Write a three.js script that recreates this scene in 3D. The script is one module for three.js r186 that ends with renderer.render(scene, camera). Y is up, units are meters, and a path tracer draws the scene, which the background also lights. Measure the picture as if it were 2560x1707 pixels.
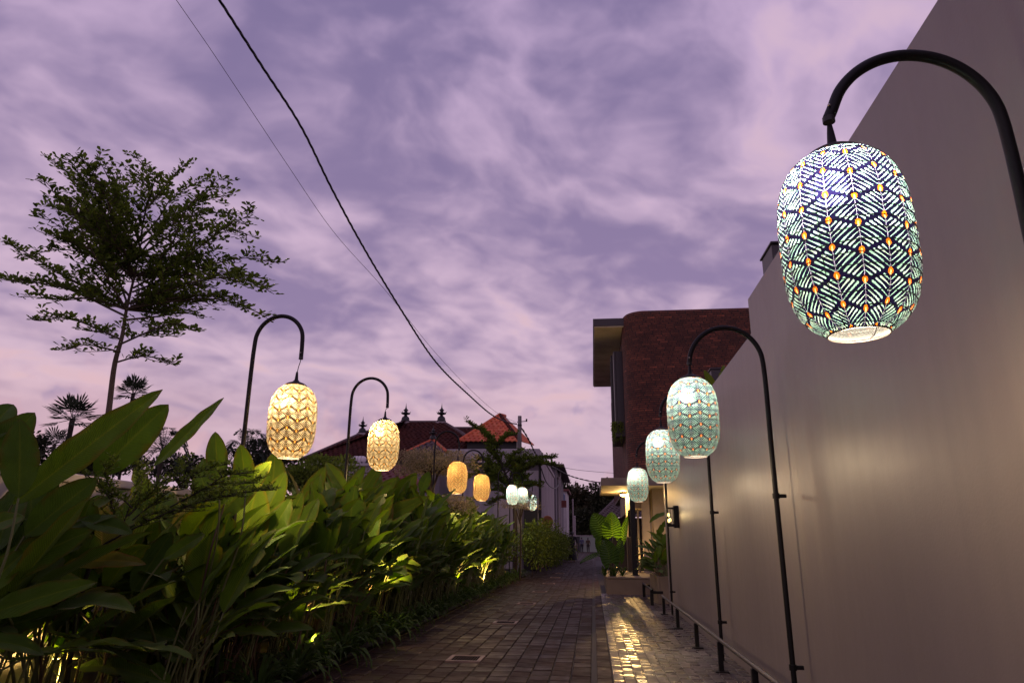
import * as THREE from 'three';
import { mergeGeometries } from 'three/addons/utils/BufferGeometryUtils.js';
import { RoundedBoxGeometry } from 'three/addons/geometries/RoundedBoxGeometry.js';
import { MarchingCubes } from 'three/addons/objects/MarchingCubes.js';

// ---------------------------------------------------------------- camera, sky, sun, exposure
const scene = new THREE.Scene();
const camera = new THREE.PerspectiveCamera(53.05, 1024 / 682, 0.05, 600);
const EYE = 1.1;
camera.position.set(0, EYE, 0);
camera.rotation.set(0.28595, 0.11579, 0.008545, 'YXZ');
camera.updateMatrixWorld(true);
const renderer = new THREE.WebGLRenderer({ antialias: true });
renderer.setSize(1024, 682);
renderer.toneMapping = THREE.LinearToneMapping;
renderer.toneMappingExposure = 1.0;
renderer.shadowMap.enabled = true;

// seeded random numbers and noise
function rng(seed) { let s = seed >>> 0; return () => { s = (s + 0x6d2b79f5) | 0; let t = Math.imul(s ^ (s >>> 15), 1 | s); t = (t + Math.imul(t ^ (t >>> 7), 61 | t)) ^ t; return ((t ^ (t >>> 14)) >>> 0) / 4294967296; }; }
const perm = new Uint8Array(512);
{ const r = rng(77), p = [...Array(256).keys()]; for (let i = 255; i > 0; i--) { const j = Math.floor(r() * (i + 1)); [p[i], p[j]] = [p[j], p[i]]; } for (let i = 0; i < 512; i++) perm[i] = p[i & 255]; }
const GX = [], GY = []; for (let i = 0; i < 256; i++) { GX.push(Math.cos(i * 2.399963)); GY.push(Math.sin(i * 2.399963)); }
function noise(x, y) {
  const ix = Math.floor(x), iy = Math.floor(y), fx = x - ix, fy = y - iy, X = ix & 255, Y = iy & 255;
  const u = fx * fx * fx * (fx * (fx * 6 - 15) + 10), v = fy * fy * fy * (fy * (fy * 6 - 15) + 10);
  const a = perm[perm[X] + Y], b = perm[perm[X + 1] + Y], c = perm[perm[X] + Y + 1], d = perm[perm[X + 1] + Y + 1];
  const n0 = GX[a] * fx + GY[a] * fy, n1 = GX[b] * (fx - 1) + GY[b] * fy, n2 = GX[c] * fx + GY[c] * (fy - 1), n3 = GX[d] * (fx - 1) + GY[d] * (fy - 1);
  return (n0 + (n1 - n0) * u + (n2 + (n3 - n2) * u - n0 - (n1 - n0) * u) * v) * 1.5;
}
function fbm(x, y, oct) { let s = 0, a = 0.5; for (let i = 0; i < oct; i++) { s += a * noise(x, y); x = x * 2.03 + 17.3; y = y * 2.03 + 5.7; a *= 0.5; } return s; }
const sstep = (a, b, x) => { const t = Math.min(1, Math.max(0, (x - a) / (b - a))); return t * t * (3 - 2 * t); };
const mixc = (a, b, t) => [a[0] + (b[0] - a[0]) * t, a[1] + (b[1] - a[1]) * t, a[2] + (b[2] - a[2]) * t];
const lin8 = (c) => c.map((v) => { v /= 255; return v <= 0.04045 ? v / 12.92 : ((v + 0.055) / 1.055) ** 2.4; });

// dusk sky: a lavender cloud deck seen in perspective, pinker towards the horizon all round
{
  const W = 3072, H = 1536, data = new Float32Array(W * H * 4);
  const D0 = lin8([125, 113, 155]), D1 = lin8([154, 134, 170]), L0 = lin8([190, 166, 204]), L1 = lin8([219, 190, 208]);
  const HZ = lin8([209, 180, 196]), HP = lin8([224, 187, 194]), BAND = lin8([176, 152, 178]), CU = lin8([226, 184, 190]), CD = lin8([164, 142, 174]);
  const ca = Math.cos(0.62), sa = Math.sin(0.62);
  for (let row = 0; row < H; row++) {
    const el = ((row + 0.5) / H - 0.5) * Math.PI, y = Math.sin(el), c = Math.cos(el), deg = el * 57.2958;
    for (let col = 0; col < W; col++) {
      const o = (row * W + col) * 4;
      let rgb = HZ;
      if (y > -0.02) {
        const az = ((col + 0.5) / W - 0.5) * 2 * Math.PI, k = 1.35 / (Math.max(y, 0) + 0.24), x = Math.cos(az) * c * k, z = Math.sin(az) * c * k;
        const u = (x * ca - z * sa) * 0.8, v = (x * sa + z * ca) * 1.0;
        const wx = fbm(u * 1.6 + 3.1, v * 1.6 + 9.2, 4), wy = fbm(u * 1.6 + 31.7, v * 1.6 + 2.4, 4);
        const big = fbm(u * 0.9 + wx * 0.3 + 43.2, v * 0.9 + wy * 0.3 + 12.9, 3);
        const fine = fbm(u * 8 + wx * 1.6 + 2.2, v * 8 + wy * 1.6 + 8.1, 6), bil = 0.35 - Math.abs(fbm(u * 3.2 + wy * 0.9 + 7.7, v * 3.2 + wx * 0.9 + 3.3, 5)) * 1.5;
        const n = fbm(u * 2.3 + wx * 0.5 + 5.3, v * 2.3 + wy * 0.5 + 1.7, 4) * 0.8 + big * 0.9 + fine * 0.5 + bil * 0.3;
        const up = sstep(0.05, 0.85, y);
        const t = sstep(-0.5, 0.55, n), dark = mixc(D1, D0, up), light = mixc(L1, L0, up);
        rgb = mixc(dark, light, t);
        const bright = sstep(0.3, 0.75, n + 0.3 * fbm(u * 5 + wx * 2, v * 5, 4)) * (0.75 - 0.3 * up);
        rgb = mixc(rgb, mixc(HP, L1, up), bright);
        const low = 1 - sstep(0.05, 0.30, y);
        if (low > 0) {
          const st = fbm(az * 2.6 + wx * 0.5, deg * 0.42 + wy * 0.8, 5);
          let h = mixc(HZ, HP, sstep(-0.3, 0.35, fbm(az * 1.7 + 8, deg * 0.16, 3)));
          h = mixc(h, BAND, sstep(0.02, 0.42, st) * 0.75);
          const puff = fbm(az * 13 + 4.4, deg * 0.23 + 9, 6) + fbm(az * 3.5 + 1.2, 3.3, 2) * 0.8 - (Math.max(0, deg - 7) * 0.05);
          const cu = sstep(-0.12, 0.0, puff) * sstep(3.5, 7, deg) * (1 - sstep(15, 19, deg));
          h = mixc(h, mixc(CD, CU, sstep(-0.25, 0.35, fbm(az * 15 + 2.1, deg * 0.26 + 4.5, 5) + 0.12)), cu * 0.9);
          rgb = mixc(rgb, h, low);
        }
      }
      data[o] = rgb[0]; data[o + 1] = rgb[1]; data[o + 2] = rgb[2]; data[o + 3] = 1;
    }
  }
  const sky = new THREE.DataTexture(data, W, H, THREE.RGBAFormat, THREE.FloatType);
  sky.mapping = THREE.EquirectangularReflectionMapping; sky.magFilter = THREE.LinearFilter; sky.needsUpdate = true;
  scene.background = sky; scene.environment = sky;
}
// what is left of the sun: a weak, very soft pink light from the low western sky
const sun = new THREE.DirectionalLight(new THREE.Color(1, 0.72, 0.66), 0.1);
sun.position.set(-40, 26, -50); sun.castShadow = true; sun.shadow.radius = 60;
Object.assign(sun.shadow.camera, { left: -40, right: 40, top: 40, bottom: -40, far: 200 });
scene.add(sun);

// ---------------------------------------------------------------- helpers
const V = (x, y, z) => new THREE.Vector3(x, y, z);
const FPX = 1710;
function rayDir(px, py) { return V(px - 1280, -(py - 853.5), -FPX).transformDirection(camera.matrixWorld); }
// the point seen at (px, py) of the 2560 px photograph, d metres ahead down the lane / on the plane x = X / at height h
function at(px, py, d) { const r = rayDir(px, py); return r.multiplyScalar(-d / r.z).add(camera.position); }
function atX(px, py, X) { const r = rayDir(px, py); return r.multiplyScalar(X / r.x).add(camera.position); }
const used = new Map();
function numbered(name) { const n = used.get(name) ?? 0; used.set(name, n + 1); return n ? name + '_' + String(n).padStart(3, '0') : name; }
function shade(o) { o.castShadow = true; o.receiveShadow = true; return o; }
function tag(o, label, category, group, kind) { if (label) o.userData.label = label; if (category) o.userData.category = category; if (group) o.userData.group = group; if (kind) o.userData.kind = kind; return o; }
function thing(name, pos, label, category, group) { const g = new THREE.Group(); g.name = numbered(name); g.position.copy(pos); tag(g, label, category, group); scene.add(g); return g; }
function part(name, geo, mat, parent, pos) { const m = shade(new THREE.Mesh(geo, mat)); m.name = name; if (pos) m.position.copy(pos); parent.add(m); return m; }
function topMesh(name, geo, mat, label, category, group) { const m = shade(new THREE.Mesh(geo, mat)); m.name = numbered(name); tag(m, label, category, group); scene.add(m); return m; }
function struct(name, geo, mat) { const m = shade(new THREE.Mesh(geo, mat)); m.name = name; m.userData.kind = 'structure'; scene.add(m); return m; }
function structGroup(name) { const g = new THREE.Group(); g.name = name; g.userData.kind = 'structure'; scene.add(g); return g; }
function merged(list) { return mergeGeometries(list.map((g) => { const n = g.index ? g.toNonIndexed() : g; for (const k of Object.keys(n.attributes)) if (!['position', 'normal', 'uv'].includes(k)) n.deleteAttribute(k); return n; })); }
// boxes from corner to corner, edges rounded, uv in metres
function box(x0, y0, z0, x1, y1, z1, r = 0.012) {
  const w = Math.abs(x1 - x0), h = Math.abs(y1 - y0), d = Math.abs(z1 - z0), rr = Math.min(r, w * 0.45, h * 0.45, d * 0.45);
  const g = rr > 0.0008 ? new RoundedBoxGeometry(w, h, d, 2, rr) : new THREE.BoxGeometry(w, h, d);
  g.translate((x0 + x1) / 2, (y0 + y1) / 2, (z0 + z1) / 2);
  return metreUV(g);
}
function metreUV(g) {
  const p = g.attributes.position, n = g.attributes.normal, uv = g.attributes.uv;
  for (let i = 0; i < p.count; i++) {
    const ax = Math.abs(n.getX(i)), ay = Math.abs(n.getY(i)), az = Math.abs(n.getZ(i));
    if (ay >= ax && ay >= az) uv.setXY(i, p.getX(i), p.getZ(i)); else if (ax >= az) uv.setXY(i, p.getZ(i), p.getY(i)); else uv.setXY(i, p.getX(i), p.getY(i));
  }
  return g;
}
// tapered tube through points; r is a number or a function of 0..1
function tube(pts, r, seg = 8, caps = true, samples) {
  const curve = pts.length > 2 ? new THREE.CatmullRomCurve3(pts, false, 'centripetal') : new THREE.LineCurve3(pts[0], pts[1]);
  const n = samples ?? (pts.length > 2 ? pts.length * 4 : 1), rad = typeof r === 'function' ? r : () => r;
  const pos = [], nor = [], uv = [], idx = [];
  let nrm = null; const prev = V(0, 0, 0); let len = 0, last = null;
  for (let i = 0; i <= n; i++) {
    const t = i / n, p = curve.getPoint(t), tan = curve.getTangent(t).normalize();
    if (!nrm) { nrm = Math.abs(tan.y) < 0.9 ? V(0, 1, 0) : V(1, 0, 0); }
    nrm = nrm.clone().addScaledVector(tan, -nrm.dot(tan)).normalize();
    const bin = tan.clone().cross(nrm), R = rad(t);
    if (last) len += last.distanceTo(p); last = p;
    for (let j = 0; j <= seg; j++) {
      const a = (j / seg) * Math.PI * 2, d = nrm.clone().multiplyScalar(Math.cos(a)).addScaledVector(bin, Math.sin(a));
      pos.push(p.x + d.x * R, p.y + d.y * R, p.z + d.z * R); nor.push(d.x, d.y, d.z); uv.push(j / seg * R * 6.3, len);
    }
    prev.copy(p);
  }
  const w = seg + 1;
  for (let i = 0; i < n; i++) for (let j = 0; j < seg; j++) { const a = i * w + j, b = a + w; idx.push(a, a + 1, b, b, a + 1, b + 1); }
  if (caps) for (const e of [0, n]) {
    const t = e / n, p = curve.getPoint(t), tan = curve.getTangent(t).normalize().multiplyScalar(e ? 1 : -1), c = pos.length / 3;
    pos.push(p.x, p.y, p.z); nor.push(tan.x, tan.y, tan.z); uv.push(0, 0);
    for (let j = 0; j <= seg; j++) { const k = (e * w + j) * 3; pos.push(pos[k], pos[k + 1], pos[k + 2]); nor.push(tan.x, tan.y, tan.z); uv.push(0, 0); }
    for (let j = 0; j < seg; j++) e ? idx.push(c, c + 2 + j, c + 1 + j) : idx.push(c, c + 1 + j, c + 2 + j);
  }
  return geo(pos, nor, uv, idx);
}
function geo(pos, nor, uv, idx) {
  const g = new THREE.BufferGeometry();
  g.setAttribute('position', new THREE.Float32BufferAttribute(pos, 3));
  if (nor) g.setAttribute('normal', new THREE.Float32BufferAttribute(nor, 3));
  g.setAttribute('uv', new THREE.Float32BufferAttribute(uv, 2));
  if (idx) g.setIndex(idx);
  if (!nor) g.computeVertexNormals();
  return g;
}
const col = (r, g, b) => new THREE.Color().setRGB(r, g, b);
const std = (c, rough, extra = {}) => new THREE.MeshStandardMaterial({ color: col(...c), roughness: rough, ...extra });
// computed textures: f(u, v) returns [r, g, b] 0..1; tiles
function dataTex(w, h, f, srgb = false) {
  const d = new Uint8Array(w * h * 4);
  for (let y = 0; y < h; y++) for (let x = 0; x < w; x++) { const c = f(x / w, y / h), o = (y * w + x) * 4; for (let i = 0; i < 3; i++) d[o + i] = Math.max(0, Math.min(255, Math.round((Array.isArray(c) ? c[i] : c) * 255))); d[o + 3] = 255; }
  const t = new THREE.DataTexture(d, w, h); t.wrapS = t.wrapT = THREE.RepeatWrapping; t.magFilter = THREE.LinearFilter; t.minFilter = THREE.LinearMipmapLinearFilter; t.generateMipmaps = true;
  if (srgb) t.colorSpace = THREE.SRGBColorSpace; t.needsUpdate = true; return t;
}
function rep(t, x, y) { const c = t.clone(); c.repeat.set(x, y); c.needsUpdate = true; return c; }
// noise that tiles over 0..1 with whole periods
function tnoise(u, v, fx, fy, oct, s = 0) {
  let sum = 0, a = 0.5;
  for (let i = 0; i < oct; i++) {
    const x = u * fx, y = v * fy, X = Math.floor(x), Y = Math.floor(y), p = x - X, q = y - Y, P = p * p * (3 - 2 * p), Q = q * q * (3 - 2 * q);
    const h = (i0, j0) => perm[(perm[(((i0 % fx) + fx) % fx + s) & 255] + (((j0 % fy) + fy) % fy)) & 255] / 255;
    const m0 = h(X, Y) + (h(X + 1, Y) - h(X, Y)) * P, m1 = h(X, Y + 1) + (h(X + 1, Y + 1) - h(X, Y + 1)) * P;
    sum += a * (m0 + (m1 - m0) * Q - 0.5) * 2; a *= 0.55; fx *= 2; fy *= 2; s += 13;
  }
  return sum;
}

// ---------------------------------------------------------------- materials
const TX = {};
TX.grain = dataTex(512, 512, (u, v) => 0.5 + 0.4 * tnoise(u, v, 24, 24, 4, 5));
TX.fine = dataTex(512, 512, (u, v) => 0.5 + 0.45 * tnoise(u, v, 90, 90, 3, 9));
TX.streak = dataTex(512, 512, (u, v) => { const s = tnoise(u, v, 40, 3, 4, 3), b = tnoise(u, v, 3, 3, 4, 8); const k = 0.88 + 0.06 * s + 0.09 * b; return [k, k * (1 - 0.01 * b), k * (0.99 - 0.02 * s)]; });
TX.streakRough = dataTex(512, 512, (u, v) => 0.46 + 0.02 * tnoise(u, v, 36, 4, 3, 21) + 0.03 * tnoise(u, v, 60, 60, 2, 4));
TX.blotch = dataTex(512, 512, (u, v) => { const b = tnoise(u, v, 4, 4, 6, 30); const k = 0.82 + 0.3 * b; return [k, k, k]; });
TX.wet = dataTex(512, 512, (u, v) => { const b = tnoise(u, v, 5, 5, 5, 44); return 0.27 + 0.5 * sstep(-0.35, 0.3, b) + 0.1 * tnoise(u, v, 50, 50, 2, 6); });
TX.weather = dataTex(512, 512, (u, v) => { const s = tnoise(u, v, 26, 2, 5, 61), b = tnoise(u, v, 4, 4, 5, 12), k = 0.78 + 0.22 * s + 0.16 * b; return [k, k * 0.99, k * 0.98]; });
const M = {};
M.black = new THREE.MeshPhysicalMaterial({ color: col(0.006, 0.0055, 0.006), roughness: 0.5, specularIntensity: 0.45, bumpMap: rep(TX.fine, 6, 6), bumpScale: 0.0004 });
M.rail = std([0.03, 0.022, 0.022], 0.5);
M.wall = new THREE.MeshPhysicalMaterial({ color: col(0.232, 0.196, 0.178), roughness: 1, map: rep(TX.streak, 0.35, 0.22), roughnessMap: rep(TX.streakRough, 0.5, 0.3), bumpMap: rep(TX.fine, 1.3, 1.3), bumpScale: 0.0003, specularIntensity: 0.85 });
M.gardenWall = std([0.5, 0.45, 0.42], 0.8, { map: rep(TX.weather, 0.3, 0.4), bumpMap: rep(TX.grain, 1, 1), bumpScale: 0.002 });
M.soil = std([0.03, 0.022, 0.016], 0.95, { map: TX.blotch, bumpMap: rep(TX.grain, 2, 2), bumpScale: 0.02 });
M.ground = std([0.035, 0.028, 0.026], 0.9, { map: rep(TX.blotch, 0.2, 0.2) });
M.mortar = std([0.012, 0.0095, 0.0095], 0.75, { bumpMap: rep(TX.grain, 3, 3), bumpScale: 0.004 });
M.concrete = std([0.2, 0.16, 0.13], 0.75, { map: rep(TX.blotch, 0.8, 0.8), bumpMap: rep(TX.fine, 1.5, 1.5), bumpScale: 0.0015 });
M.beige = std([0.34, 0.27, 0.19], 0.7, { map: rep(TX.blotch, 0.5, 0.5), bumpMap: rep(TX.fine, 1.5, 1.5), bumpScale: 0.001 });
M.terrace = std([0.2, 0.15, 0.1], 0.75, { map: rep(TX.blotch, 0.6, 0.6), bumpMap: rep(TX.fine, 1.5, 1.5), bumpScale: 0.001 });
M.soffit = std([0.30, 0.25, 0.19], 0.8, { map: rep(TX.blotch, 0.4, 0.4) });
M.fascia = std([0.03, 0.024, 0.03], 0.5);
M.darkPanel = std([0.035, 0.022, 0.016], 0.5, { map: rep(TX.weather, 1, 0.6) });
const pavers = [], tiles = [];
TX.paveRough = dataTex(512, 512, (u, v) => 0.68 + 0.32 * tnoise(u, v, 5, 5, 4, 44));
for (let i = 0; i < 7; i++) { const k = 0.85 + 0.05 * i; pavers.push(new THREE.MeshPhysicalMaterial({ color: col(0.03 * k, 0.0155 * k, 0.0115 * k), roughness: 0.95, map: rep(TX.blotch, 2.2, 2.2), roughnessMap: TX.paveRough, bumpMap: rep(TX.fine, 2.5, 2.5), bumpScale: 0.002, specularIntensity: 0.26 })); }
for (let i = 0; i < 7; i++) { const k = 0.6 + 0.14 * i; tiles.push(new THREE.MeshPhysicalMaterial({ color: col(0.062 * k, 0.048 * k, 0.047 * k), roughness: 0.72, roughnessMap: rep(TX.wet, 0.9, 0.9), bumpMap: rep(TX.grain, 2.5, 2.5), bumpScale: 0.0016, specularIntensity: 1 })); }

// ---------------------------------------------------------------- ground, lane, drains
struct('ground', new THREE.PlaneGeometry(900, 900).rotateX(-Math.PI / 2).translate(0, -0.06, 0), M.ground);
{ // planting bed between lane and left wall
  const g = new THREE.PlaneGeometry(1.3, 24, 14, 160).rotateX(-Math.PI / 2).translate(-2.97, 0.0, -13), p = g.attributes.position;
  for (let i = 0; i < p.count; i++) p.setY(i, 0.015 + 0.05 * fbm(p.getX(i) * 2, p.getZ(i) * 2, 4) + 0.03);
  g.computeVertexNormals(); metreUV(g);
  struct('soil', g, M.soil);
}
const LEFT = -2.33, PW = 0.176, PL = 0.232, NCOL = 13;
const inDrain = (x, z) => DRAINS.some((d) => Math.abs(x + 1.27) < 0.175 && Math.abs(z - d) < 0.185);
const DRAINS = [-7.22, -10.42, -13.65, -17.0, -20.35, -23.9, -27.3];
function slabGeo(w, h, d, ch) { // a paver with a chamfered top: 5 sides + 4 chamfers
  const a = w / 2, b = d / 2, t = [[-a + ch, 0, -b + ch], [a - ch, 0, -b + ch], [a - ch, 0, b - ch], [-a + ch, 0, b - ch]], e = [[-a, -ch, -b], [a, -ch, -b], [a, -ch, b], [-a, -ch, b]], f = e.map((p) => [p[0], -h, p[2]]);
  const pos = [], uv = [], q = (A, B, C, D) => { for (const p of [A, B, C, A, C, D]) { pos.push(...p); uv.push(p[0], p[2] + p[1]); } };
  q(t[0], t[3], t[2], t[1]);
  for (let i = 0; i < 4; i++) { const j = (i + 1) % 4; q(t[i], t[j], e[j], e[i]); q(e[i], e[j], f[j], f[i]); }
  return geo(pos, null, uv);
}
function setUVOffset(g, r) { const c = g.clone(), u = c.attributes.uv, a = r() * 5, b = r() * 5; for (let i = 0; i < u.count; i++) u.setXY(i, u.getX(i) + a, u.getY(i) + b); return c; }
function pave(group, name, x0, ncol, w, l, zNear, zFar, gap, base, mats, seed, tilt, skip, most) {
  const r = rng(seed), vars = [...Array(6)].map(() => setUVOffset(base, r)), all = [];
  for (let c = 0; c < ncol; c++) {
    const off = r() * l;
    for (let z = zNear + off; z > zFar; z -= l) {
      const x = x0 + (c + 0.5) * w, item = { x: x + (r() - 0.5) * 0.003, z: z - l / 2, m: Math.floor(r() * mats.length), g: Math.floor(r() * 6), y: (r() - 0.5) * 0.005, a: (r() - 0.5) * tilt, b: (r() - 0.5) * tilt };
      if (!skip(item.x, item.z)) all.push(item);
    }
  }
  const seen = (p) => { const v = V(p.x, 0, p.z).project(camera); return Math.abs(v.x) < 1.02 && Math.abs(v.y) < 1.03; };
  const near = all.filter(seen).sort((a, b) => b.z - a.z).slice(0, most), nearSet = new Set(near);
  const mat4 = (p) => new THREE.Matrix4().compose(V(p.x, p.y, p.z), new THREE.Quaternion().setFromEuler(new THREE.Euler(p.a, 0, p.b)), V(1, 1, 1));
  for (const p of near) { const m = part(name, vars[p.g], mats[p.m], group); m.applyMatrix4(mat4(p)); }
  mats.forEach((mt, k) => {
    const list = all.filter((p) => !nearSet.has(p) && p.m === k).map((p) => vars[p.g].clone().applyMatrix4(mat4(p)));
    if (list.length) tag(part(name, merged(list), mt, group), null, null, null, 'stuff');
  });
}
{
  const lane = structGroup('path');
  part('bedding', new THREE.PlaneGeometry(3.85, 120, 1, 1).rotateX(-Math.PI / 2).translate(-0.42, -0.012, -58), M.mortar, lane);
  pave(lane, 'paver', LEFT, NCOL, PW, PL, -5.2, -48, 0.006, slabGeo(PW - 0.009, 0.04, PL - 0.008, 0.006), pavers, 11, 0.004, inDrain, 290);
  part('far_paving', metreUV(new THREE.PlaneGeometry(3.4, 62).rotateX(-Math.PI / 2).translate(-0.6, -0.002, -79)), pavers[2], lane);
  const kerb = []; const r = rng(5);
  for (let z = -5.2; z > -48; z -= 0.6) kerb.push(setUVOffset(slabGeo(0.128, 0.05, 0.592, 0.006), r).translate(0.028 + 0.064 - 0.02, 0.001 + r() * 0.002, z - 0.3));
  kerb.slice(0, 14).forEach((g) => part('edging_slab', g, pavers[6], lane));
  tag(part('edging_slab', merged(kerb.slice(14)), pavers[6], lane), null, null, null, 'stuff');
  const edge = []; for (let z = -4; z > -40; z -= 0.8) edge.push(box(LEFT - 0.08, -0.05, z - 0.795, LEFT - 0.006, 0.012, z, 0.008));
  edge.slice(0, 24).forEach((g) => part('kerbstone', g, pavers[3], lane));
  tag(part('kerbstone', merged(edge.slice(24)), pavers[3], lane), null, null, null, 'stuff');
  const strip = structGroup('tile_strip');
  part('bedding', new THREE.PlaneGeometry(1.25, 12, 1, 1).rotateX(-Math.PI / 2).translate(0.755, -0.008, -11), M.mortar, strip);
  pave(strip, 'tile', 0.145, 13, 0.0935, 0.187, -5.2, -16.75, 0.005, slabGeo(0.0885, 0.03, 0.182, 0.004), tiles, 23, 0.02, () => false, 300);
  // drain grates down the middle of the lane
  const frameM = std([0.2, 0.135, 0.12], 0.6, { map: rep(TX.blotch, 4, 4), bumpMap: rep(TX.fine, 4, 4), bumpScale: 0.001 }), pit = new THREE.MeshPhysicalMaterial({ color: col(0.002, 0.0015, 0.0015), roughness: 1, specularIntensity: 0 }), barM = new THREE.MeshPhysicalMaterial({ color: col(0.06, 0.045, 0.04), roughness: 0.8, specularIntensity: 0.3 });
  const ord = ['nearest the camera', 'second from the camera', 'third from the camera', 'fourth from the camera', 'fifth from the camera', 'sixth from the camera', 'furthest of the row'];
  DRAINS.forEach((z, i) => {
    const t = thing('drain_grate', V(-1.27, 0, z), `rectangular metal drain grate in the paved lane, ${ord[i]}`, 'drain grate', 'drain grates in a row down the lane');
    part('pit', new THREE.PlaneGeometry(0.3, 0.3).rotateX(-Math.PI / 2).translate(0, 0.0035, 0), pit, t);
    part('frame', merged([box(-0.17, -0.01, -0.18, 0.17, 0.012, -0.145, 0.003), box(-0.17, -0.01, 0.145, 0.17, 0.012, 0.18, 0.003), box(-0.17, -0.01, -0.1449, -0.128, 0.0125, 0.1449, 0.003), box(0.128, -0.01, -0.1449, 0.17, 0.0125, 0.1449, 0.003)]), frameM, t);
    const bar = box(-0.004, 0, -0.1445, 0.004, 0.0095, 0.1445, 0.002);
    for (let k = 0; k < 9; k++) part('bar', bar, barM, t, V(-0.104 + k * 0.026, 0, 0));
  });
}

// ---------------------------------------------------------------- walls
{
  const t = thing('boundary_wall', V(1.36, 0, 0), 'tall smooth grey plaster wall along the right of the lane, higher near the camera', 'wall');
  part('wall_section', box(0, -0.05, 2.5, 0.16, 3.106, -5.68, 0.006), M.wall, t).userData.label = 'taller wall section near the camera';
  part('wall_section', box(0.003, -0.05, -5.68, 0.15, 2.804, -13.6, 0.006), M.wall, t);
  const k = atX(1934, 640, 1.46);
  const c = topMesh('vent_box', merged([box(-0.05, 0, -0.16, 0.05, 0.2, 0.16), box(-0.06, 0.2, -0.18, 0.06, 0.215, 0.18, 0.004)]).translate(1.46, 3.106, Math.max(k.z, -5.4)), M.fascia, 'small dark box standing on the top edge of the tall grey wall', 'vent box');
  // pipe rail along the foot of the wall
  const rail = thing('pipe_rail', V(1.12, 0, 0), 'long low metal pipe rail on short dark posts along the foot of the grey wall', 'rail');
  part('rail', tube([V(0, 0.27, -12.3), V(0, 0.27, 0)], 0.018, 12), M.rail, rail);
  for (const z of [-12.1, -10.2, -8.4, -6.9, -5.5, -4.1]) part('post', merged([box(-0.022, -0.02, z - 0.022, 0.022, 0.252, z + 0.022, 0.004), box(-0.06, -0.02, z - 0.06, 0.06, 0.012, z + 0.06, 0.003)]), M.black, rail);
  const r2 = thing('pipe_rail', V(1.1, 0, -14.6), 'short low metal pipe rail beside the planter at the wall end', 'rail');
  part('rail', tube([V(-0.03, 0.27, 0.9), V(-0.03, 0.27, -1.5)], 0.02, 10), M.rail, r2);
  for (const z of [0.75, -1.35]) part('post', merged([box(-0.06, -0.02, z - 0.03, 0, 0.26, z + 0.03, 0.004), box(-0.001, 0.2, z - 0.02, 0.18, 0.25, z + 0.02, 0.004)]), M.black, r2);
  const g = thing('garden_wall', V(-3.6, 0, 0), 'low pale rendered garden wall behind the leafy hedge on the left', 'wall');
  part('wall_body', box(-0.15, -0.05, 1, 0, 1.47, -23.5, 0.006), M.gardenWall, g);
  part('coping', box(-0.18, 1.473, 1, 0.03, 1.535, -23.5, 0.012), std([0.55, 0.5, 0.48], 0.7, { map: rep(TX.weather, 0.6, 0.6) }), g);
}

// ---------------------------------------------------------------- lanterns and their posts
function patternTexture(kind) {
  const W = 1024, H = 458, c = document.createElement('canvas'); c.width = W; c.height = H;
  const x = c.getContext('2d'), warm = kind === 'warm';
  x.fillStyle = warm ? '#2a1405' : '#100d2a'; x.fillRect(0, 0, W, H);
  const r = rng(warm ? 3 : 4);
  const stroke = (x0, y0, x1, y1, w0, w1) => { const a = Math.atan2(y1 - y0, x1 - x0), s = Math.sin(a), k = Math.cos(a); x.beginPath(); x.moveTo(x0 - s * w0, y0 + k * w0); x.lineTo(x1 - s * w1, y1 + k * w1); x.arc(x1, y1, w1, a + Math.PI / 2, a - Math.PI / 2, true); x.lineTo(x0 + s * w0, y0 - k * w0); x.closePath(); x.fill(); };
  // neighbouring stems carry fronds pointing up and down in turn, so that all strokes between two stems run parallel
  const S = 0.25, SL = 0.68, C = W / 2, N = 5;
  for (let k = -2; k < 3; k++) for (const dx of [-W, 0, W]) for (const s of [-1, 1]) for (let i = 0; i < N; i++) {
    const f = (i + 0.62) / (N + 0.2), len = f * H / (SL + S * H / C) * ((warm ? 0.72 : 0.78) + r() * 0.05), hw = warm ? 27 : 20, pal = warm ? ['#fbeed2', '#f6e2bc', '#fdf2dc'] : ['#b2e0d6', '#a0d6c8', '#c2e8dc'];
    const xa = W / 4 + dx, ya = (k + f) * H, xb = W * 3 / 4 + dx, yb = (k + 1 + S - f) * H;
    x.fillStyle = pal[i % 3];
    if (len > 60) { stroke(xa + s * 12, ya - 12 * SL, xa + s * len, ya - len * SL, 3, hw); stroke(xb + s * 12, yb + 12 * SL, xb + s * len, yb + len * SL, 3, hw); }
  }
  x.strokeStyle = warm ? '#f4d8a0' : '#cfcaf0'; x.lineWidth = 8; for (const q of [W / 4, W * 3 / 4]) { x.beginPath(); x.moveTo(q, 0); x.lineTo(q, H); x.stroke(); }
  const bud = (cx, y) => {
    x.save(); x.translate(cx, y); x.scale(1.1, 1.15); x.translate(-cx, -y);
    x.fillStyle = warm ? '#ffae20' : '#ff7a12'; x.beginPath(); x.moveTo(cx, y - 52); x.bezierCurveTo(cx + 46, y - 44, cx + 62, y + 4, cx + 44, y + 26); x.lineTo(cx, y + 62); x.lineTo(cx - 44, y + 26); x.bezierCurveTo(cx - 62, y + 4, cx - 46, y - 44, cx, y - 52); x.fill();
    x.fillStyle = warm ? '#fff0b0' : '#ffd9a0'; x.beginPath(); x.ellipse(cx, y + 22, 15, 40, 0, 0, 7); x.fill(); x.restore();
  };
  for (const dy of [-H, 0, H]) { bud(W / 4, dy); bud(W * 3 / 4, dy + H * S); }
  const t = new THREE.CanvasTexture(c); t.colorSpace = THREE.SRGBColorSpace; t.wrapS = t.wrapT = THREE.RepeatWrapping; t.repeat.set(8, 8); return t;
}
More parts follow.
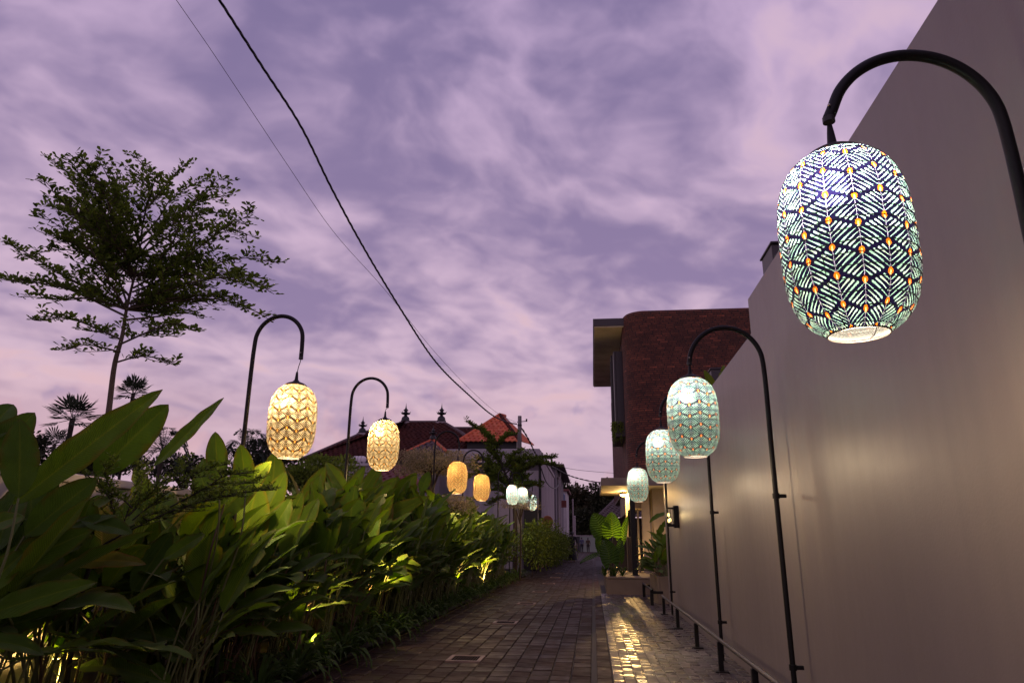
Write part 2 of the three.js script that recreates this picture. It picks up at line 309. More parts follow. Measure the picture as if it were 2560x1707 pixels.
const LR = 0.182, LH = 0.575, NH = 17;
const profile = (t) => { const s = Math.abs(t * 2 - 1), a = Math.max(0.12, 1 - s ** 3.1) ** (1 / 2.6); return LR * a * (1 - 0.012 * (0.5 + 0.5 * Math.cos(t * NH * Math.PI * 2 + Math.PI))); };
function shadeGeo(nu = 96, nv = 102) {
  const pos = [], uv = [], idx = []; let len = 0; const ls = [0], t0 = 0.012, t1 = 0.988;
  for (let i = 1; i <= nv; i++) { const a = t0 + (t1 - t0) * (i - 1) / nv, b = t0 + (t1 - t0) * i / nv; len += Math.hypot((b - a) * LH, profile(b) - profile(a)); ls.push(len); }
  for (let i = 0; i <= nv; i++) for (let j = 0; j <= nu; j++) {
    const t = t0 + (t1 - t0) * i / nv, R = profile(t), a = j / nu * Math.PI * 2;
    pos.push(Math.cos(a) * R, (t - 0.5) * LH, Math.sin(a) * R); uv.push(j / nu, ls[i] / len);
  }
  for (let i = 0; i < nv; i++) for (let j = 0; j < nu; j++) { const a = i * (nu + 1) + j, b = a + nu + 1; idx.push(a, b, a + 1, b, b + 1, a + 1); }
  return geo(pos, null, uv, idx);
}
const SHADE = shadeGeo(), HOOPS = merged([...[...Array(NH)].map((_, i) => new THREE.TorusGeometry(profile((i + 0.5) / NH) + 0.001, 0.0015, 5, 48).rotateX(Math.PI / 2).translate(0, ((i + 0.5) / NH - 0.5) * LH, 0)),
  new THREE.TorusGeometry(profile(0.012), 0.0028, 6, 40).rotateX(Math.PI / 2).translate(0, -0.488 * LH, 0), new THREE.TorusGeometry(profile(0.988), 0.0028, 6, 40).rotateX(Math.PI / 2).translate(0, 0.488 * LH, 0),
  ...[0, 1, 2, 3].map((k) => { const a = k * Math.PI / 2 + 0.35, p = []; for (let i = 0; i <= 24; i++) { const t = 0.012 + 0.976 * i / 24; p.push(V(Math.cos(a) * (profile(t) - 0.002), (t - 0.5) * LH, Math.sin(a) * (profile(t) - 0.002))); } return tube(p, k ? 0.0016 : 0.0036, 5, false, 60); })]);
const CAP = new THREE.LatheGeometry([[0.078, -0.012], [0.08, 0], [0.062, 0.012], [0.03, 0.024], [0.014, 0.042], [0.0105, 0.08], [0.0075, 0.105], [0.0001, 0.108]].map((p) => new THREE.Vector2(...p)), 32).translate(0, LH / 2 - 0.002, 0);
const BULB = merged([new THREE.SphereGeometry(0.052, 24, 16)]), SOCKET = new THREE.CylinderGeometry(0.016, 0.019, 0.075, 16).translate(0, LH / 2 - 0.055, 0);
const PAT = { cool: patternTexture('cool'), warm: patternTexture('warm') };
const LM = {};
for (const k of ['cool', 'warm', 'amber', 'pale']) {
  LM[k] = { shade: new THREE.MeshPhysicalMaterial({ map: PAT[k === 'warm' || k === 'amber' ? 'warm' : 'cool'], color: k === 'warm' ? col(0.17, 0.17, 0.17) : k === 'pale' ? col(0.42, 0.42, 0.42) : k === 'amber' ? col(0.13, 0.12, 0.1) : col(0.235, 0.235, 0.235), transmission: 0.97, roughness: k === 'pale' || k === 'amber' ? 0.9 : 0.7, thickness: 0, side: THREE.DoubleSide, specularIntensity: 0.4 }),
    bulb: new THREE.MeshStandardMaterial({ color: col(0.9, 0.9, 0.9), emissive: k === 'amber' ? col(1, 0.62, 0.2) : k === 'warm' ? col(1, 0.8, 0.48) : col(1, 0.93, 0.8), emissiveIntensity: 130 }), light: k === 'amber' ? col(1, 0.62, 0.25) : k === 'warm' ? col(1, 0.77, 0.44) : col(1, 0.86, 0.64) };
}
const wireM = std([0.012, 0.01, 0.012], 0.5);
// c: middle of the shade, hook: where the arc ends
function lantern(c, hook, kind, power, label, group, turn = 0) {
  const t = thing('hanging_lantern', c, label, 'lantern', group); t.rotation.y = turn;
  part('shade', SHADE, LM[kind].shade, t); part('frame', HOOPS, wireM, t); part('cap', CAP, M.black, t); part('socket', SOCKET, wireM, t);
  const bp = V(-0.045, LH * 0.26, 0.05).applyAxisAngle(V(0, 1, 0), -turn);
  part('bulb', BULB, LM[kind].bulb, t, bp);
  const top = V(0, LH / 2 + 0.1, 0), h = hook.clone().sub(c).applyAxisAngle(V(0, 1, 0), -turn);
  if (h.distanceTo(top) > 0.03) part('hanging_wire', tube([top.clone().add(V(0, -0.01, 0)), top.clone().lerp(h, 0.4).add(V(0.006, 0, 0)), top.clone().lerp(h, 0.7).add(V(-0.004, 0, 0.003)), h], 0.0035, 6), wireM, t);
  const l = new THREE.PointLight(LM[kind].light, power); l.position.copy(bp); l.shadow.radius = 2.2; l.castShadow = true; l.name = 'lantern_light'; t.add(l);
  // the open mouth below lets the warm light out
  const m = new THREE.PointLight(kind === 'warm' || kind === 'amber' ? col(1, 0.66, 0.3) : col(1, 0.74, 0.45), power * (kind === 'warm' || kind === 'amber' ? 0.36 : 0.22)); m.position.set(0, -LH / 2 - 0.01, 0); m.shadow.radius = 2; m.castShadow = true; m.name = 'mouth_light'; t.add(m);
}
// a gooseneck: up from the ground, over in an arc towards side (-1 left, +1 right)
function lampPost(base, end, apexY, rad, clampSide, label, group, foot = -0.02) {
  const t = thing('lamp_post', V(base.x, 0, base.z), label, 'lamp post', group);
  const e = end.clone().sub(t.position), r = Math.abs(e.x) / 2, s = Math.sign(e.x), spring = apexY - r * 1.08;
  const pts = [V(0, foot, 0), V(0, spring * 0.35, 0), V(0, spring * 0.7, 0), V(0, spring, 0)];
  for (let i = 1; i < 10; i++) { const a = Math.PI * i / 10; pts.push(V(s * (r - Math.cos(a) * r), spring + Math.sin(a) * r * 1.08, e.z * i / 10)); }
  if (e.y < spring - 0.02) pts.push(V(e.x * 0.998, (spring * 1.4 + e.y * 0.6) / 2, e.z));
  pts.push(V(e.x, e.y, e.z));
  part('pole', tube(pts, rad, 14, true, 70), M.black, t);
  part('end_cap', new THREE.CylinderGeometry(rad * 1.04, rad * 1.04, 0.018, 14).translate(e.x, e.y - 0.006, e.z), wireM, t);
  part('bolt', new THREE.SphereGeometry(0.005, 8, 6).translate(e.x, e.y + 0.035, e.z + rad), std([0.5, 0.45, 0.4], 0.3, { metalness: 0.8 }), t);
  if (clampSide) for (const y of [0.35, 1.42]) part('clamp', merged([new THREE.CylinderGeometry(rad * 1.35, rad * 1.35, 0.035, 14).translate(0, y, 0), box(0.004, y - 0.012, -0.012, clampSide, y + 0.012, 0.012, 0.002)]), M.black, t);
  else part('foot_plate', new THREE.CylinderGeometry(rad * 2.6, rad * 2.8, 0.02, 16).translate(0, 0.06, 0), M.black, t);
}
const RIGHT = [ // lantern centre px, depth, post x, post z, arc end y, apex y, labels
  { px: 2116, py: 606, d: 1.93, end: 2.365, apex: 2.585, post: 'nearest of the black gooseneck posts on the grey wall, at the right picture edge', lan: 'large turquoise and orange leaf-patterned lantern nearest the camera, in front of the tall grey wall', p: 1 },
  { px: 1733, py: 1043, d: 4.97, end: 2.31, apex: 2.58, post: 'second black gooseneck lamp post along the grey wall', lan: 'second turquoise leaf-patterned lantern along the grey wall, below the dark brick front', p: 1 },
  { px: 1657, py: 1140, d: 7.6, end: 2.46, apex: 2.72, post: 'third black gooseneck lamp post along the grey wall', lan: 'third turquoise leaf-patterned lantern along the grey wall, partly behind the second one', p: 1 },
  { px: 1595, py: 1212, d: 12.1, end: 2.55, apex: 2.8, post: 'furthest black gooseneck lamp post, at the end of the grey wall', lan: 'smallest turquoise leaf-patterned lantern on the right, in front of the porch post', p: 1 }];
const LEFTL = [
  { px: 730, py: 1053, d: 5.0, X: -2.66, end: 2.49, apex: 2.84, post: 'nearest black gooseneck lamp post rising from the hedge, beside the tree', lan: 'largest warm glowing patterned lantern above the hedge on the left' },
  { px: 958, py: 1113, d: 7.6, X: -2.77, end: 2.6, apex: 2.94, post: 'second black gooseneck lamp post rising from the hedge, before the dark tiled roof', lan: 'second warm glowing patterned lantern above the hedge, in front of the dark tiled roof' },
  { px: 1143, py: 1194, d: 12.2, X: -2.81, end: 2.7, apex: 3.03, post: 'third black gooseneck lamp post rising from the hedge, before the variegated tree', lan: 'third warm glowing patterned lantern above the hedge, beside the pale variegated tree' },
  { px: 1204, py: 1219, d: 14.9, X: -2.78, end: 2.72, apex: 3.04, post: 'fourth black gooseneck lamp post rising from the hedge, before the white house', lan: 'furthest and most orange of the four warm lanterns above the hedge' }];
const FARL = [{ px: 1281, py: 1237, d: 20.4, X: -2.85 }, { px: 1306, py: 1240, d: 23.2, X: -2.75 }, { px: 1331, py: 1257, d: 26.4, X: -2.62 }];
const farLabels = ['left one of the overlapping pair of small pale lanterns by the concrete pole', 'right one of the overlapping pair of small pale lanterns by the concrete pole', 'furthest small pale lantern, in front of the plastered side wall'];
const farPost = ['slim gooseneck post of the left lantern in the small pale pair', 'slim gooseneck post of the right lantern in the small pale pair', 'furthest slim gooseneck post, curving over to the last pale lantern'];
RIGHT.forEach((L, i) => {
  const c = at(L.px, L.py, L.d), hookX = Math.min(Math.max(c.x, 0.7), 0.8), end = V(hookX, Math.max(L.end, c.y + LH / 2 + 0.115), c.z);
  c.x = hookX; // hangs plumb under its hook
  lampPost(V(1.25, 0, c.z + (i ? 0.02 : 0)), end, i ? Math.max(L.apex, end.y + 0.26) : 2.575, 0.0175, 0.066, L.post, 'gooseneck lamp posts along the grey wall');
  lantern(c, end, 'cool', i ? 4.4 : 6.4, L.lan, 'turquoise lanterns along the grey wall', 1.2 + i * 0.7);
});
LEFTL.forEach((L, i) => {
  const c = at(L.px, L.py, L.d), end = V(c.x + 0.02, Math.max(L.end, c.y + LH / 2 + 0.12), c.z);
  lampPost(V(L.X, 0, c.z), end, Math.max(L.apex, end.y + 0.3), 0.0165, 0, L.post, 'gooseneck lamp posts in the hedge');
  lantern(c, end, i > 1 ? 'amber' : 'warm', 6.5, L.lan, 'warm lanterns above the hedge', 2 + i);
});
FARL.forEach((L, i) => {
  const c = at(L.px, L.py, L.d), end = V(c.x, c.y + LH / 2 + 0.16, c.z);
  lampPost(V(c.x - 0.42, 0, c.z), end, end.y + 0.32, 0.018, 0, farPost[i], 'distant gooseneck lamp posts');
  lantern(c, end, 'pale', 3.6, farLabels[i], 'distant pale lanterns', i);
});

// ---------------------------------------------------------------- leaves
TX.leaf = dataTex(128, 512, (u, v) => {
  const a = Math.abs(u - 0.5), mid = Math.exp(-((a / 0.028) ** 2)) * 1.6, vein = Math.sin((v * 46 - a * 16) * 6.2832), k = 0.84 + 0.15 * vein + 0.16 * tnoise(u, v, 4, 6, 4, 70) - 0.1 * sstep(0.42, 0.5, a);
  const y = sstep(0.25, 0.6, tnoise(u, v, 3, 5, 3, 17)) * 0.14;
  const br = sstep(0.30, 0.5, a + 0.16 * tnoise(u, v, 6, 14, 3, 55)) * sstep(0.1, 0.5, tnoise(u, v, 2, 4, 3, 91) + 0.25) + sstep(0.93, 1, v + 0.05 * tnoise(u, v, 8, 8, 2, 9)), b = Math.min(0.8, br * 0.7);
  const R = k * 0.72 + mid * 0.25 + y, G = k * 0.86 + mid * 0.12 + y * 0.4, B = k * 0.6 + mid * 0.2;
  return [R + (0.95 - R) * b, G + (0.5 - G) * b, B + (0.55 - B) * b];
});
TX.leafBump = dataTex(128, 512, (u, v) => { const a = Math.abs(u - 0.5); return 0.5 + 0.28 * Math.sin((v * 46 - a * 16) * 6.2832) - 0.45 * Math.exp(-((a / 0.03) ** 2)) + 0.1 * tnoise(u, v, 8, 20, 3, 3); });
const leafMat = (c, trans = 0.42, extra = {}) => new THREE.MeshPhysicalMaterial({ color: col(...c), roughness: 0.92, transmission: trans, thickness: 0, side: THREE.DoubleSide, map: TX.leaf, bumpMap: TX.leafBump, bumpScale: 0.003, specularIntensity: 0.25, clearcoat: 0.08, clearcoatRoughness: 0.35, ...extra });
const HL = [[0.10, 0.17, 0.006], [0.13, 0.205, 0.007], [0.105, 0.175, 0.008], [0.16, 0.235, 0.009], [0.085, 0.15, 0.008]].map((c) => leafMat(c));
const yellowLeaf = leafMat([0.28, 0.24, 0.035], 0.45), stemM = std([0.10, 0.11, 0.035], 0.6), stemRed = std([0.09, 0.05, 0.03], 0.6), strapM = leafMat([0.09, 0.16, 0.025], 0.35), darkStem = std([0.03, 0.022, 0.015], 0.9, { bumpMap: rep(TX.grain, 3, 3), bumpScale: 0.01 });
// a blade along +y, upper side towards +z; unit length, width w (share of length)
function bladeGeo(w, droop, fold, seed, nl = 14, nw = 6, tip = 0.9, torn = 0) {
  const r = rng(seed), ph = r() * 6, rip = 0.012 + r() * 0.012, tw = (r() - 0.5) * 0.5, side = (r() - 0.5) * 0.12, pos = [], uv = [], idx = [];
  let y = 0, z = 0; const ang = (s) => droop * s * s;
  for (let i = 0; i <= nl; i++) {
    const s = i / nl; if (i) { const a = ang(s - 0.5 / nl); y += Math.cos(a) / nl; z -= Math.sin(a) / nl; }
    const half = w * 0.5 * Math.pow(Math.max(0, Math.sin(Math.PI * Math.min(1, Math.pow(s, tip)))), 0.72) + 0.0015;
    const a = ang(s), ny = Math.sin(a), nz = Math.cos(a), tws = tw * s;
    for (let j = 0; j <= nw; j++) {
      const tear = torn && (j === 0 || j === nw) && i > 2 && i < nl - 1 && perm[seed * 7 + i * 3 + j & 255] < torn ? 0.45 : 1, q = (j / nw * 2 - 1) * tear, lift = fold * Math.abs(q) * half - 0.25 * q * q * half * fold + rip * Math.sin(s * 22 + ph + q) * q * q * (half / w) * 1.6, cx = q * half;
      pos.push(cx * Math.cos(tws) + side * s * s, y + ny * (lift + cx * Math.sin(tws)), z + nz * (lift + cx * Math.sin(tws))); uv.push(j / nw, s);
    }
  }
  for (let i = 0; i < nl; i++) for (let j = 0; j < nw; j++) { const a = i * (nw + 1) + j, b = a + nw + 1; idx.push(a, a + 1, b, b, a + 1, b + 1); }
  return geo(pos, null, uv, idx);
}
const BLADES = []; for (let i = 0; i < 10; i++) BLADES.push(bladeGeo(0.28 + 0.025 * (i % 4), [0.1, 0.5, 0.9, 0.3, 0.7][i % 5], 0.25 + 0.12 * (i % 3), 100 + i, 16, 6, 0.9, [0, 40, 0, 70, 20][i % 5]));
const UP = V(0, 1, 0);
// matrix that lays a unit blade from a to b with its upper side roughly towards n
function bladeMatrix(a, b, n, widthScale = 1) {
  const y = b.clone().sub(a), L = y.length(); y.normalize();
  const z = n.clone().addScaledVector(y, -n.dot(y)).normalize(), x = y.clone().cross(z);
  return new THREE.Matrix4().makeBasis(x.multiplyScalar(L * widthScale), y.multiplyScalar(L), z.multiplyScalar(L)).setPosition(a);
}
function putMatrix(m, mat4) { mat4.decompose(m.position, m.quaternion, m.scale); return m; }

// one heliconia: canes with blades on stalks; each blade and each cane a part
function heliconia(base, o, label, group) {
  const t = thing('heliconia_plant', base, label, 'plant', group), r = rng(o.seed), canes = [], blades = [];
  for (let c = 0; c < o.canes; c++) {
    const a = r() * 6.28, rr = 0.14 * Math.sqrt(r()), foot = V(Math.cos(a) * rr, -0.02, Math.sin(a) * rr), h = o.h * (0.62 + 0.42 * r());
    const lean = V(o.lean * (0.3 + r()) + (r() - 0.5) * 0.25, 0, (r() - 0.5) * 0.35 - 0.05), top = foot.clone().addScaledVector(lean, h * 0.45).setY(h * 0.78);
    const mine = []; canes.push(mine); mine.push(tube([foot, foot.clone().lerp(top, 0.5).add(V(-lean.x * 0.06, 0.03, 0)), top], (s) => 0.0095 - 0.0035 * s, 6, false, 5));
    const n = o.leaves[0] + Math.floor(r() * (o.leaves[1] - o.leaves[0] + 1));
    for (let k = 0; k < n; k++) {
      const f0 = o.skirt ? 0.12 : 0.35, f = f0 + (1 - f0) * (k + 0.6 + 0.3 * r()) / n, from = foot.clone().lerp(top, Math.min(1, f)), L = o.len * (0.75 + 0.5 * r());
      const spread = k === n - 1 ? 0.35 + 0.45 * r() : 0.75 + 0.75 * r(), az = (k % 2 ? 0.2 : Math.PI + 0.2) + (r() - 0.5) * 2.2;
      let d = V(Math.cos(az) * Math.sin(spread) + o.lean * 0.75, Math.cos(spread), Math.sin(az) * Math.sin(spread) - 0.12).normalize();
      const st = from.clone().addScaledVector(d, 0.1 + 0.08 * r()).add(V(0, 0.06, 0)), tip = st.clone().addScaledVector(d, L);
      if (o.limit && tip.x + base.x > o.limit) { tip.x = o.limit - base.x - 0.1 * r(); }
      if (tip.x + base.x < -3.55) tip.x = -3.5 - base.x;
      mine.push(tube([from, st], 0.0055, 5, false));
      const nrm = V(-d.x * 0.9 + (r() - 0.5) * 0.7, 1.0, -d.z * 0.7 + (r() - 0.5) * 0.7 + 0.25);
      blades.push([bladeMatrix(st, tip, nrm, (o.wide ?? 1.18) * (0.85 + 0.35 * r())), Math.floor(r() * 10), r() < 0.04 ? -1 : Math.floor(r() * 5)]);
    }
  }
  if (o.far) {
    tag(part('stems', merged(canes.flat()), stemM, t), null, null, null, 'stuff');
    for (let k = 0; k < 2; k++) { const l = blades.filter((_, i) => i % 2 === k); if (l.length) tag(part('leaves', merged(l.map((b) => BLADES[b[1]].clone().applyMatrix4(b[0]))), HL[(k * 2 + o.seed) % 5], t), null, null, null, 'stuff'); }
  } else {
    for (const cn of canes) part('stem', merged(cn), r() < 0.3 ? stemRed : stemM, t);
    for (const b of blades) putMatrix(part('leaf', BLADES[b[1]], b[2] < 0 ? yellowLeaf : HL[b[2]], t), b[0]);
  }
  return t;
}
// foreground leaves read off the photograph: base px, tip px, width px, droop, colour, facing (1 = flat to the viewer)
const NEARER = { 'upright pair': -2.5, 'lantern foot': -2.55, 'centre mid': -2.6 };
const LEAVES = [
  ['front drape', [[-40, 1590, 150, 1520, 60, 0.4, 4, 0.8], [700, 1470, 800, 1500, 34, 0.5, 0, 0.7], [620, 1440, 742, 1400, 46, 0.4, 2, 0.8], [520, 1500, 640, 1440, 60, 0.3, 4, 0.85], [700, 1420, 830, 1370, 42, 0.4, 0, 0.7]], 'heliconia with dark drooping leaves at knee height in the middle of the near hedge'],
  ['broad flat', [[330, 1480, 430, 1330, 74, 0.3, 4, 0.8], [120, 1330, 230, 1250, 60, 0.3, 2, 0.8], [300, 1420, 470, 1370, 56, 0.4, 2, 0.8], [600, 1380, 520, 1270, 60, 0.3, 2, 0.8], [700, 1560, 800, 1590, 34, 0.6, 0, 0.8]], 'heliconia with broad flat shaded leaves among the near hedge'],
  ['corner foot', [[300, 1690, 380, 1600, 46, 0.5, 0, 0.7], [420, 1700, 480, 1590, 50, 0.5, 4, 0.8], [330, 1640, 420, 1690, 44, 0.7, 2, 0.8], [500, 1640, 600, 1680, 40, 0.6, 4, 0.7], [560, 1600, 700, 1560, 44, 0.4, 2, 0.8]], 'low heliconia with shaded leaves at the bottom edge of the picture'],
  ['tall pair', [[30, 1262, 409, 977, 95, 0.15, 1, 0.75], [236, 1192, 414, 1006, 108, 0.2, 0, 0.9], [60, 1340, 246, 1198, 92, 0.3, 2, 0.8], [384, 1165, 566, 999, 44, 0.15, 1, 0.5]], 'tall heliconia with a pair of long broad leaves rising highest in the hedge'],
  ['left edge', [[-60, 1195, 74, 1026, 100, 0.2, 0, 0.8], [45, 1245, 52, 1046, 92, 0.1, 2, 0.9], [-70, 1120, 30, 1010, 90, 0.4, 4, 0.7], [-60, 1330, 60, 1290, 60, 0.6, 1, 0.6]], 'heliconia cut by the left picture edge with broad dark upright leaves'],
  ['low left', [[-60, 1425, 296, 1282, 58, 0.5, 0, 0.55], [-50, 1455, 232, 1326, 92, 0.3, 2, 0.85], [-60, 1545, 242, 1457, 70, 0.4, 0, 0.8], [-60, 1500, 60, 1370, 70, 0.4, 1, 0.6], [-70, 1600, 112, 1632, 50, 0.7, 4, 0.5]], 'low sprawling heliconia at the left edge with long horizontal leaves'],
  ['yellow tip', [[158, 1412, 366, 1402, 46, 0.7, -2, 0.7], [180, 1500, 282, 1468, 26, 0.5, -1, 0.4], [259, 1455, 458, 1438, 60, 0.5, 2, 0.85], [200, 1300, 330, 1340, 60, 0.6, 4, 0.6]], 'heliconia with a yellowing drooping leaf among dark leaves'],
  ['centre low', [[363, 1615, 462, 1463, 80, 0.2, 4, 0.9], [420, 1643, 606, 1543, 62, 0.3, 2, 0.85], [253, 1587, 362, 1614, 40, 0.9, 2, 0.7], [428, 1570, 532, 1582, 46, 0.6, -2, 0.8]], 'low heliconia with dark flat leaves near the ground at lower left'],
  ['centre mid', [[408, 1397, 514, 1338, 44, 0.3, 0, 0.7], [440, 1440, 600, 1450, 52, 0.5, 0, 0.7], [577, 1495, 688, 1510, 40, 0.5, 2, 0.8], [545, 1400, 690, 1430, 46, 0.6, 4, 0.7], [470, 1420, 640, 1330, 56, 0.4, 0, 0.7]], 'mid-height heliconia with overlapping horizontal leaves below the shrub branch'],
  ['upright pair', [[548, 1205, 529, 1080, 56, 0.1, 1, 0.95], [614, 1225, 603, 1110, 52, 0.1, 1, 0.95], [524, 1315, 677, 1152, 70, 0.25, 3, 0.8], [560, 1260, 607, 1140, 26, 0.2, 1, 0.4]], 'heliconia with two upright paddle leaves under the nearest left post'],
  ['lantern foot', [[676, 1250, 690, 1130, 64, 0.15, 1, 0.9], [640, 1330, 720, 1180, 60, 0.2, 1, 0.8], [640, 1390, 735, 1250, 62, 0.35, 0, 0.8], [750, 1290, 806, 1163, 48, 0.15, 3, 0.85], [700, 1345, 760, 1230, 44, 0.2, 1, 0.7]], 'heliconia with bright upright leaves below the largest warm lantern'],
  ['blade fan', [[866, 1236, 814, 1154, 36, 0.1, 3, 0.8], [900, 1240, 961, 1152, 32, 0.2, 1, 0.7], [912, 1275, 992, 1194, 42, 0.2, 3, 0.8], [885, 1338, 1076, 1246, 44, 0.35, 3, 0.7], [840, 1290, 915, 1165, 36, 0.2, 0, 0.7], [790, 1345, 940, 1300, 36, 0.5, 1, 0.6]], 'heliconia with a fan of lit pointed leaves below the second warm lantern'],
  ['tall light', [[981, 1266, 1043, 1182, 44, 0.15, 3, 0.9], [1050, 1230, 1075, 1180, 30, 0.1, 0, 0.8], [1010, 1300, 1060, 1225, 36, 0.2, 1, 0.8], [930, 1330, 1010, 1290, 34, 0.4, 1, 0.7]], 'heliconia with a pale green paddle leaf midway along the hedge'],
];
LEAVES.forEach(([key, list, label], pi) => {
  const items = list.map(([bx, by, tx, ty, w, droop, ci, face], k) => {
    const mx = (bx + tx) / 2, my = (by + ty) / 2, d = -atX(mx, my, (NEARER[key] ?? -2.86) + 0.07 * ((k * 7 + pi * 3) % 5 - 2)).z, dx = Math.min(0.16, Math.abs(tx - bx) / 1700 * d);
    return { a: at(bx, by, d - dx * 0.3), b: at(tx, ty, d + dx * 0.9), w: w * d * 0.98 / FPX, droop, ci, face };
  });
  const foot = items.reduce((s, i) => s.add(i.a), V(0, 0, 0)).multiplyScalar(1 / items.length); foot.y = 0.02; foot.x = Math.max(-3.4, foot.x - 0.12); foot.z -= 0.08;
  const t = thing('heliconia_plant', foot, label, 'plant', 'heliconia plants in the hedge'), stems = [];
  items.forEach((it, k) => {
    const a = it.a.clone().sub(foot), b = it.b.clone().sub(foot), dir = b.clone().sub(a), L = dir.length(), view = camera.position.clone().sub(it.a.clone().lerp(it.b, 0.5)).normalize();
    const n = view.multiplyScalar(it.face).add(V(0.1, 1.0 - it.face * 0.75, 0.1));
    const g = bladeGeo(it.w / L, it.droop, 0.3, 500 + pi * 10 + k, 18, 8);
    part('leaf', g, it.ci === -1 || it.ci === -2 ? yellowLeaf : HL[it.ci], t); const m = t.children[t.children.length - 1];
    // the blade bends away from its chord; turn it so that its tip lands where it should
    const p = g.attributes.position, tipY = p.getY(p.count - 5), tipZ = p.getZ(p.count - 5), lean = Math.atan2(-tipZ, tipY), s = 1 / Math.hypot(tipY, tipZ);
    g.rotateX(lean); g.scale(1, s, s);
    putMatrix(m, bladeMatrix(a, b, n));
    const f0 = V((k % 3 - 1) * 0.05, 0, (k % 2) * 0.06 - 0.03), midp = a.clone().addScaledVector(dir.clone().normalize(), -0.16).lerp(f0, 0.12);
    if (midp.y < 0.08) midp.y = 0.08;
    stems.push(tube([f0, f0.clone().lerp(midp, 0.6).add(V(0, 0.05, 0)), midp, a], (q) => 0.010 - 0.005 * q, 6, false, 10));
  });
  stems.forEach((g, k) => part('stem', g, (pi + k) % 5 === 2 ? stemRed : stemM, t));
});
{
  const r = rng(808); let n = 0;
  for (let z = -3.3; z > -21; z -= 0.30 + 0.09 * r()) for (const row of [0, 1, 2]) {
    const near = z > -6.6, x = [-2.7, -3.0, -3.3][row] + (r() - 0.5) * 0.2 - (z > -4.2 ? 0.22 : 0);
    if (row === 2 && z < -14 || near && row === 0 && z > -4.3) continue;
    const h = (z > -4.6 ? 1.0 : near ? 1.22 : z > -9.5 ? 1.62 : 1.68) * [0.78, 0.96, 1.05][row] * (0.88 + 0.24 * r());
    const spot = z > -4.2 ? 'at the near left end of the hedge' : z > -5 ? 'just before the first left lamp post' : z > -6.3 ? 'just past the first left lamp post' : z > -7.6 ? 'just before the second left lamp post' : z > -9.2 ? 'just past the second left lamp post' : z > -10.8 ? 'midway between second and third left lamp posts' : z > -12.2 ? 'just before the third left lamp post' : z > -14.9 ? 'between third and fourth left lamp posts' : z > -17.5 ? 'just past the fourth left lamp post' : 'at the far end of the hedge';
    const zone = ['low front-row', 'middle-row', 'tall back-row'][row] + ' green heliconia ' + spot;
    heliconia(V(x, 0.02, z + (r() - 0.5) * 0.2), { seed: 3000 + n, canes: near ? 5 : 5, h: near ? h * 1.08 : h, len: near ? 0.58 : 0.62, lean: [0.42, 0.3, 0.22][row], leaves: row === 0 ? [2, 3] : [1, 3], skirt: row === 0, far: z < -9.2, limit: -2.16 }, zone, zone.replace('green heliconia', 'heliconias')); n++;
  }
}
// strap-leaved lilies along the lane edge
{
  const r = rng(91), ST = []; for (let i = 0; i < 6; i++) ST.push(bladeGeo(0.075, 1.5 + 0.25 * i, 0.5, 900 + i, 12, 2, 0.7));
  const make = (pos, size, n, far, label, group) => {
    const t = thing('border_lily', pos, label, 'plant', group), list = [];
    for (let i = 0; i < n; i++) {
      const a = r() * 6.28, el = 0.25 + 0.8 * r(), L = size * (0.7 + 0.5 * r()), d = V(Math.cos(a) * Math.sin(el), Math.cos(el), Math.sin(a) * Math.sin(el)), f = V(Math.cos(a) * 0.02, 0, Math.sin(a) * 0.02);
      list.push([bladeMatrix(f, f.clone().addScaledVector(d, L), V(-d.x, 1.3, -d.z)), i % 6]);
    }
    if (far) tag(part('leaves', merged(list.map((l) => ST[l[1]].clone().applyMatrix4(l[0]))), strapM, t), null, null, null, 'stuff');
    else for (const l of list) putMatrix(part('leaf', ST[l[1]], strapM, t), l[0]);
  };
  let k = 0;
  for (let z = -5.3; z > -23; z -= 0.3 + 0.2 * r(), k++) {
    const near = z > -8.5;
    const gi = [-7.22, -10.42, -13.65, -17.0, -20.35].findIndex((q) => z > q - 1.6), where = ['nearest', 'second', 'third', 'fourth', 'fifth', 'sixth'][gi < 0 ? 5 : gi] + ' drain grate', q = z > [-7.22, -10.42, -13.65, -17.0, -20.35, -23.9][gi < 0 ? 5 : gi];
    const lab = `${near ? 'large' : 'small'} clump of strap leaves at the lane edge, ${q ? 'just before' : 'just beyond'} the ${where}`;
    make(V(-2.40 - 0.12 * r(), 0.03, z), (near ? 0.42 : 0.36) + 0.16 * r(), near ? 30 : 22, !near, lab, lab.replace('clump of', 'clumps of'));
  }
}
// warm spotlights hidden in the bed, pointing up the stems and the wall
const spotGlow = new THREE.MeshStandardMaterial({ color: col(0.9, 0.8, 0.5), emissive: col(1, 0.66, 0.2), emissiveIntensity: 7 });
function upLight(p, aim, power, label, spread = 0.75) {
  const t = thing('garden_spotlight', p, label, 'spotlight', 'spotlights in the planting bed'), d = aim.clone().sub(p).normalize(), q = new THREE.Quaternion().setFromUnitVectors(UP, d);
  const body = part('housing', new THREE.CylinderGeometry(0.034, 0.026, 0.09, 18, 1, true), M.black, t, V(0, 0.14, 0)); body.quaternion.copy(q);
  const lens = part('lens', new THREE.CylinderGeometry(0.031, 0.031, 0.006, 18), spotGlow, t, V(0, 0.14, 0).addScaledVector(d, 0.043)); lens.quaternion.copy(q);
  part('stake', new THREE.CylinderGeometry(0.006, 0.004, 0.17, 8), M.black, t, V(0, 0.05, 0));
  const l = new THREE.SpotLight(col(1, 0.62, 0.18), power, 0, spread, 0.6); l.position.copy(V(0, 0.14, 0).addScaledVector(d, 0.055)); l.target.position.copy(d.clone().multiplyScalar(2)); l.shadow.radius = 1.4; l.castShadow = true; l.name = 'spot'; t.add(l, l.target);
}
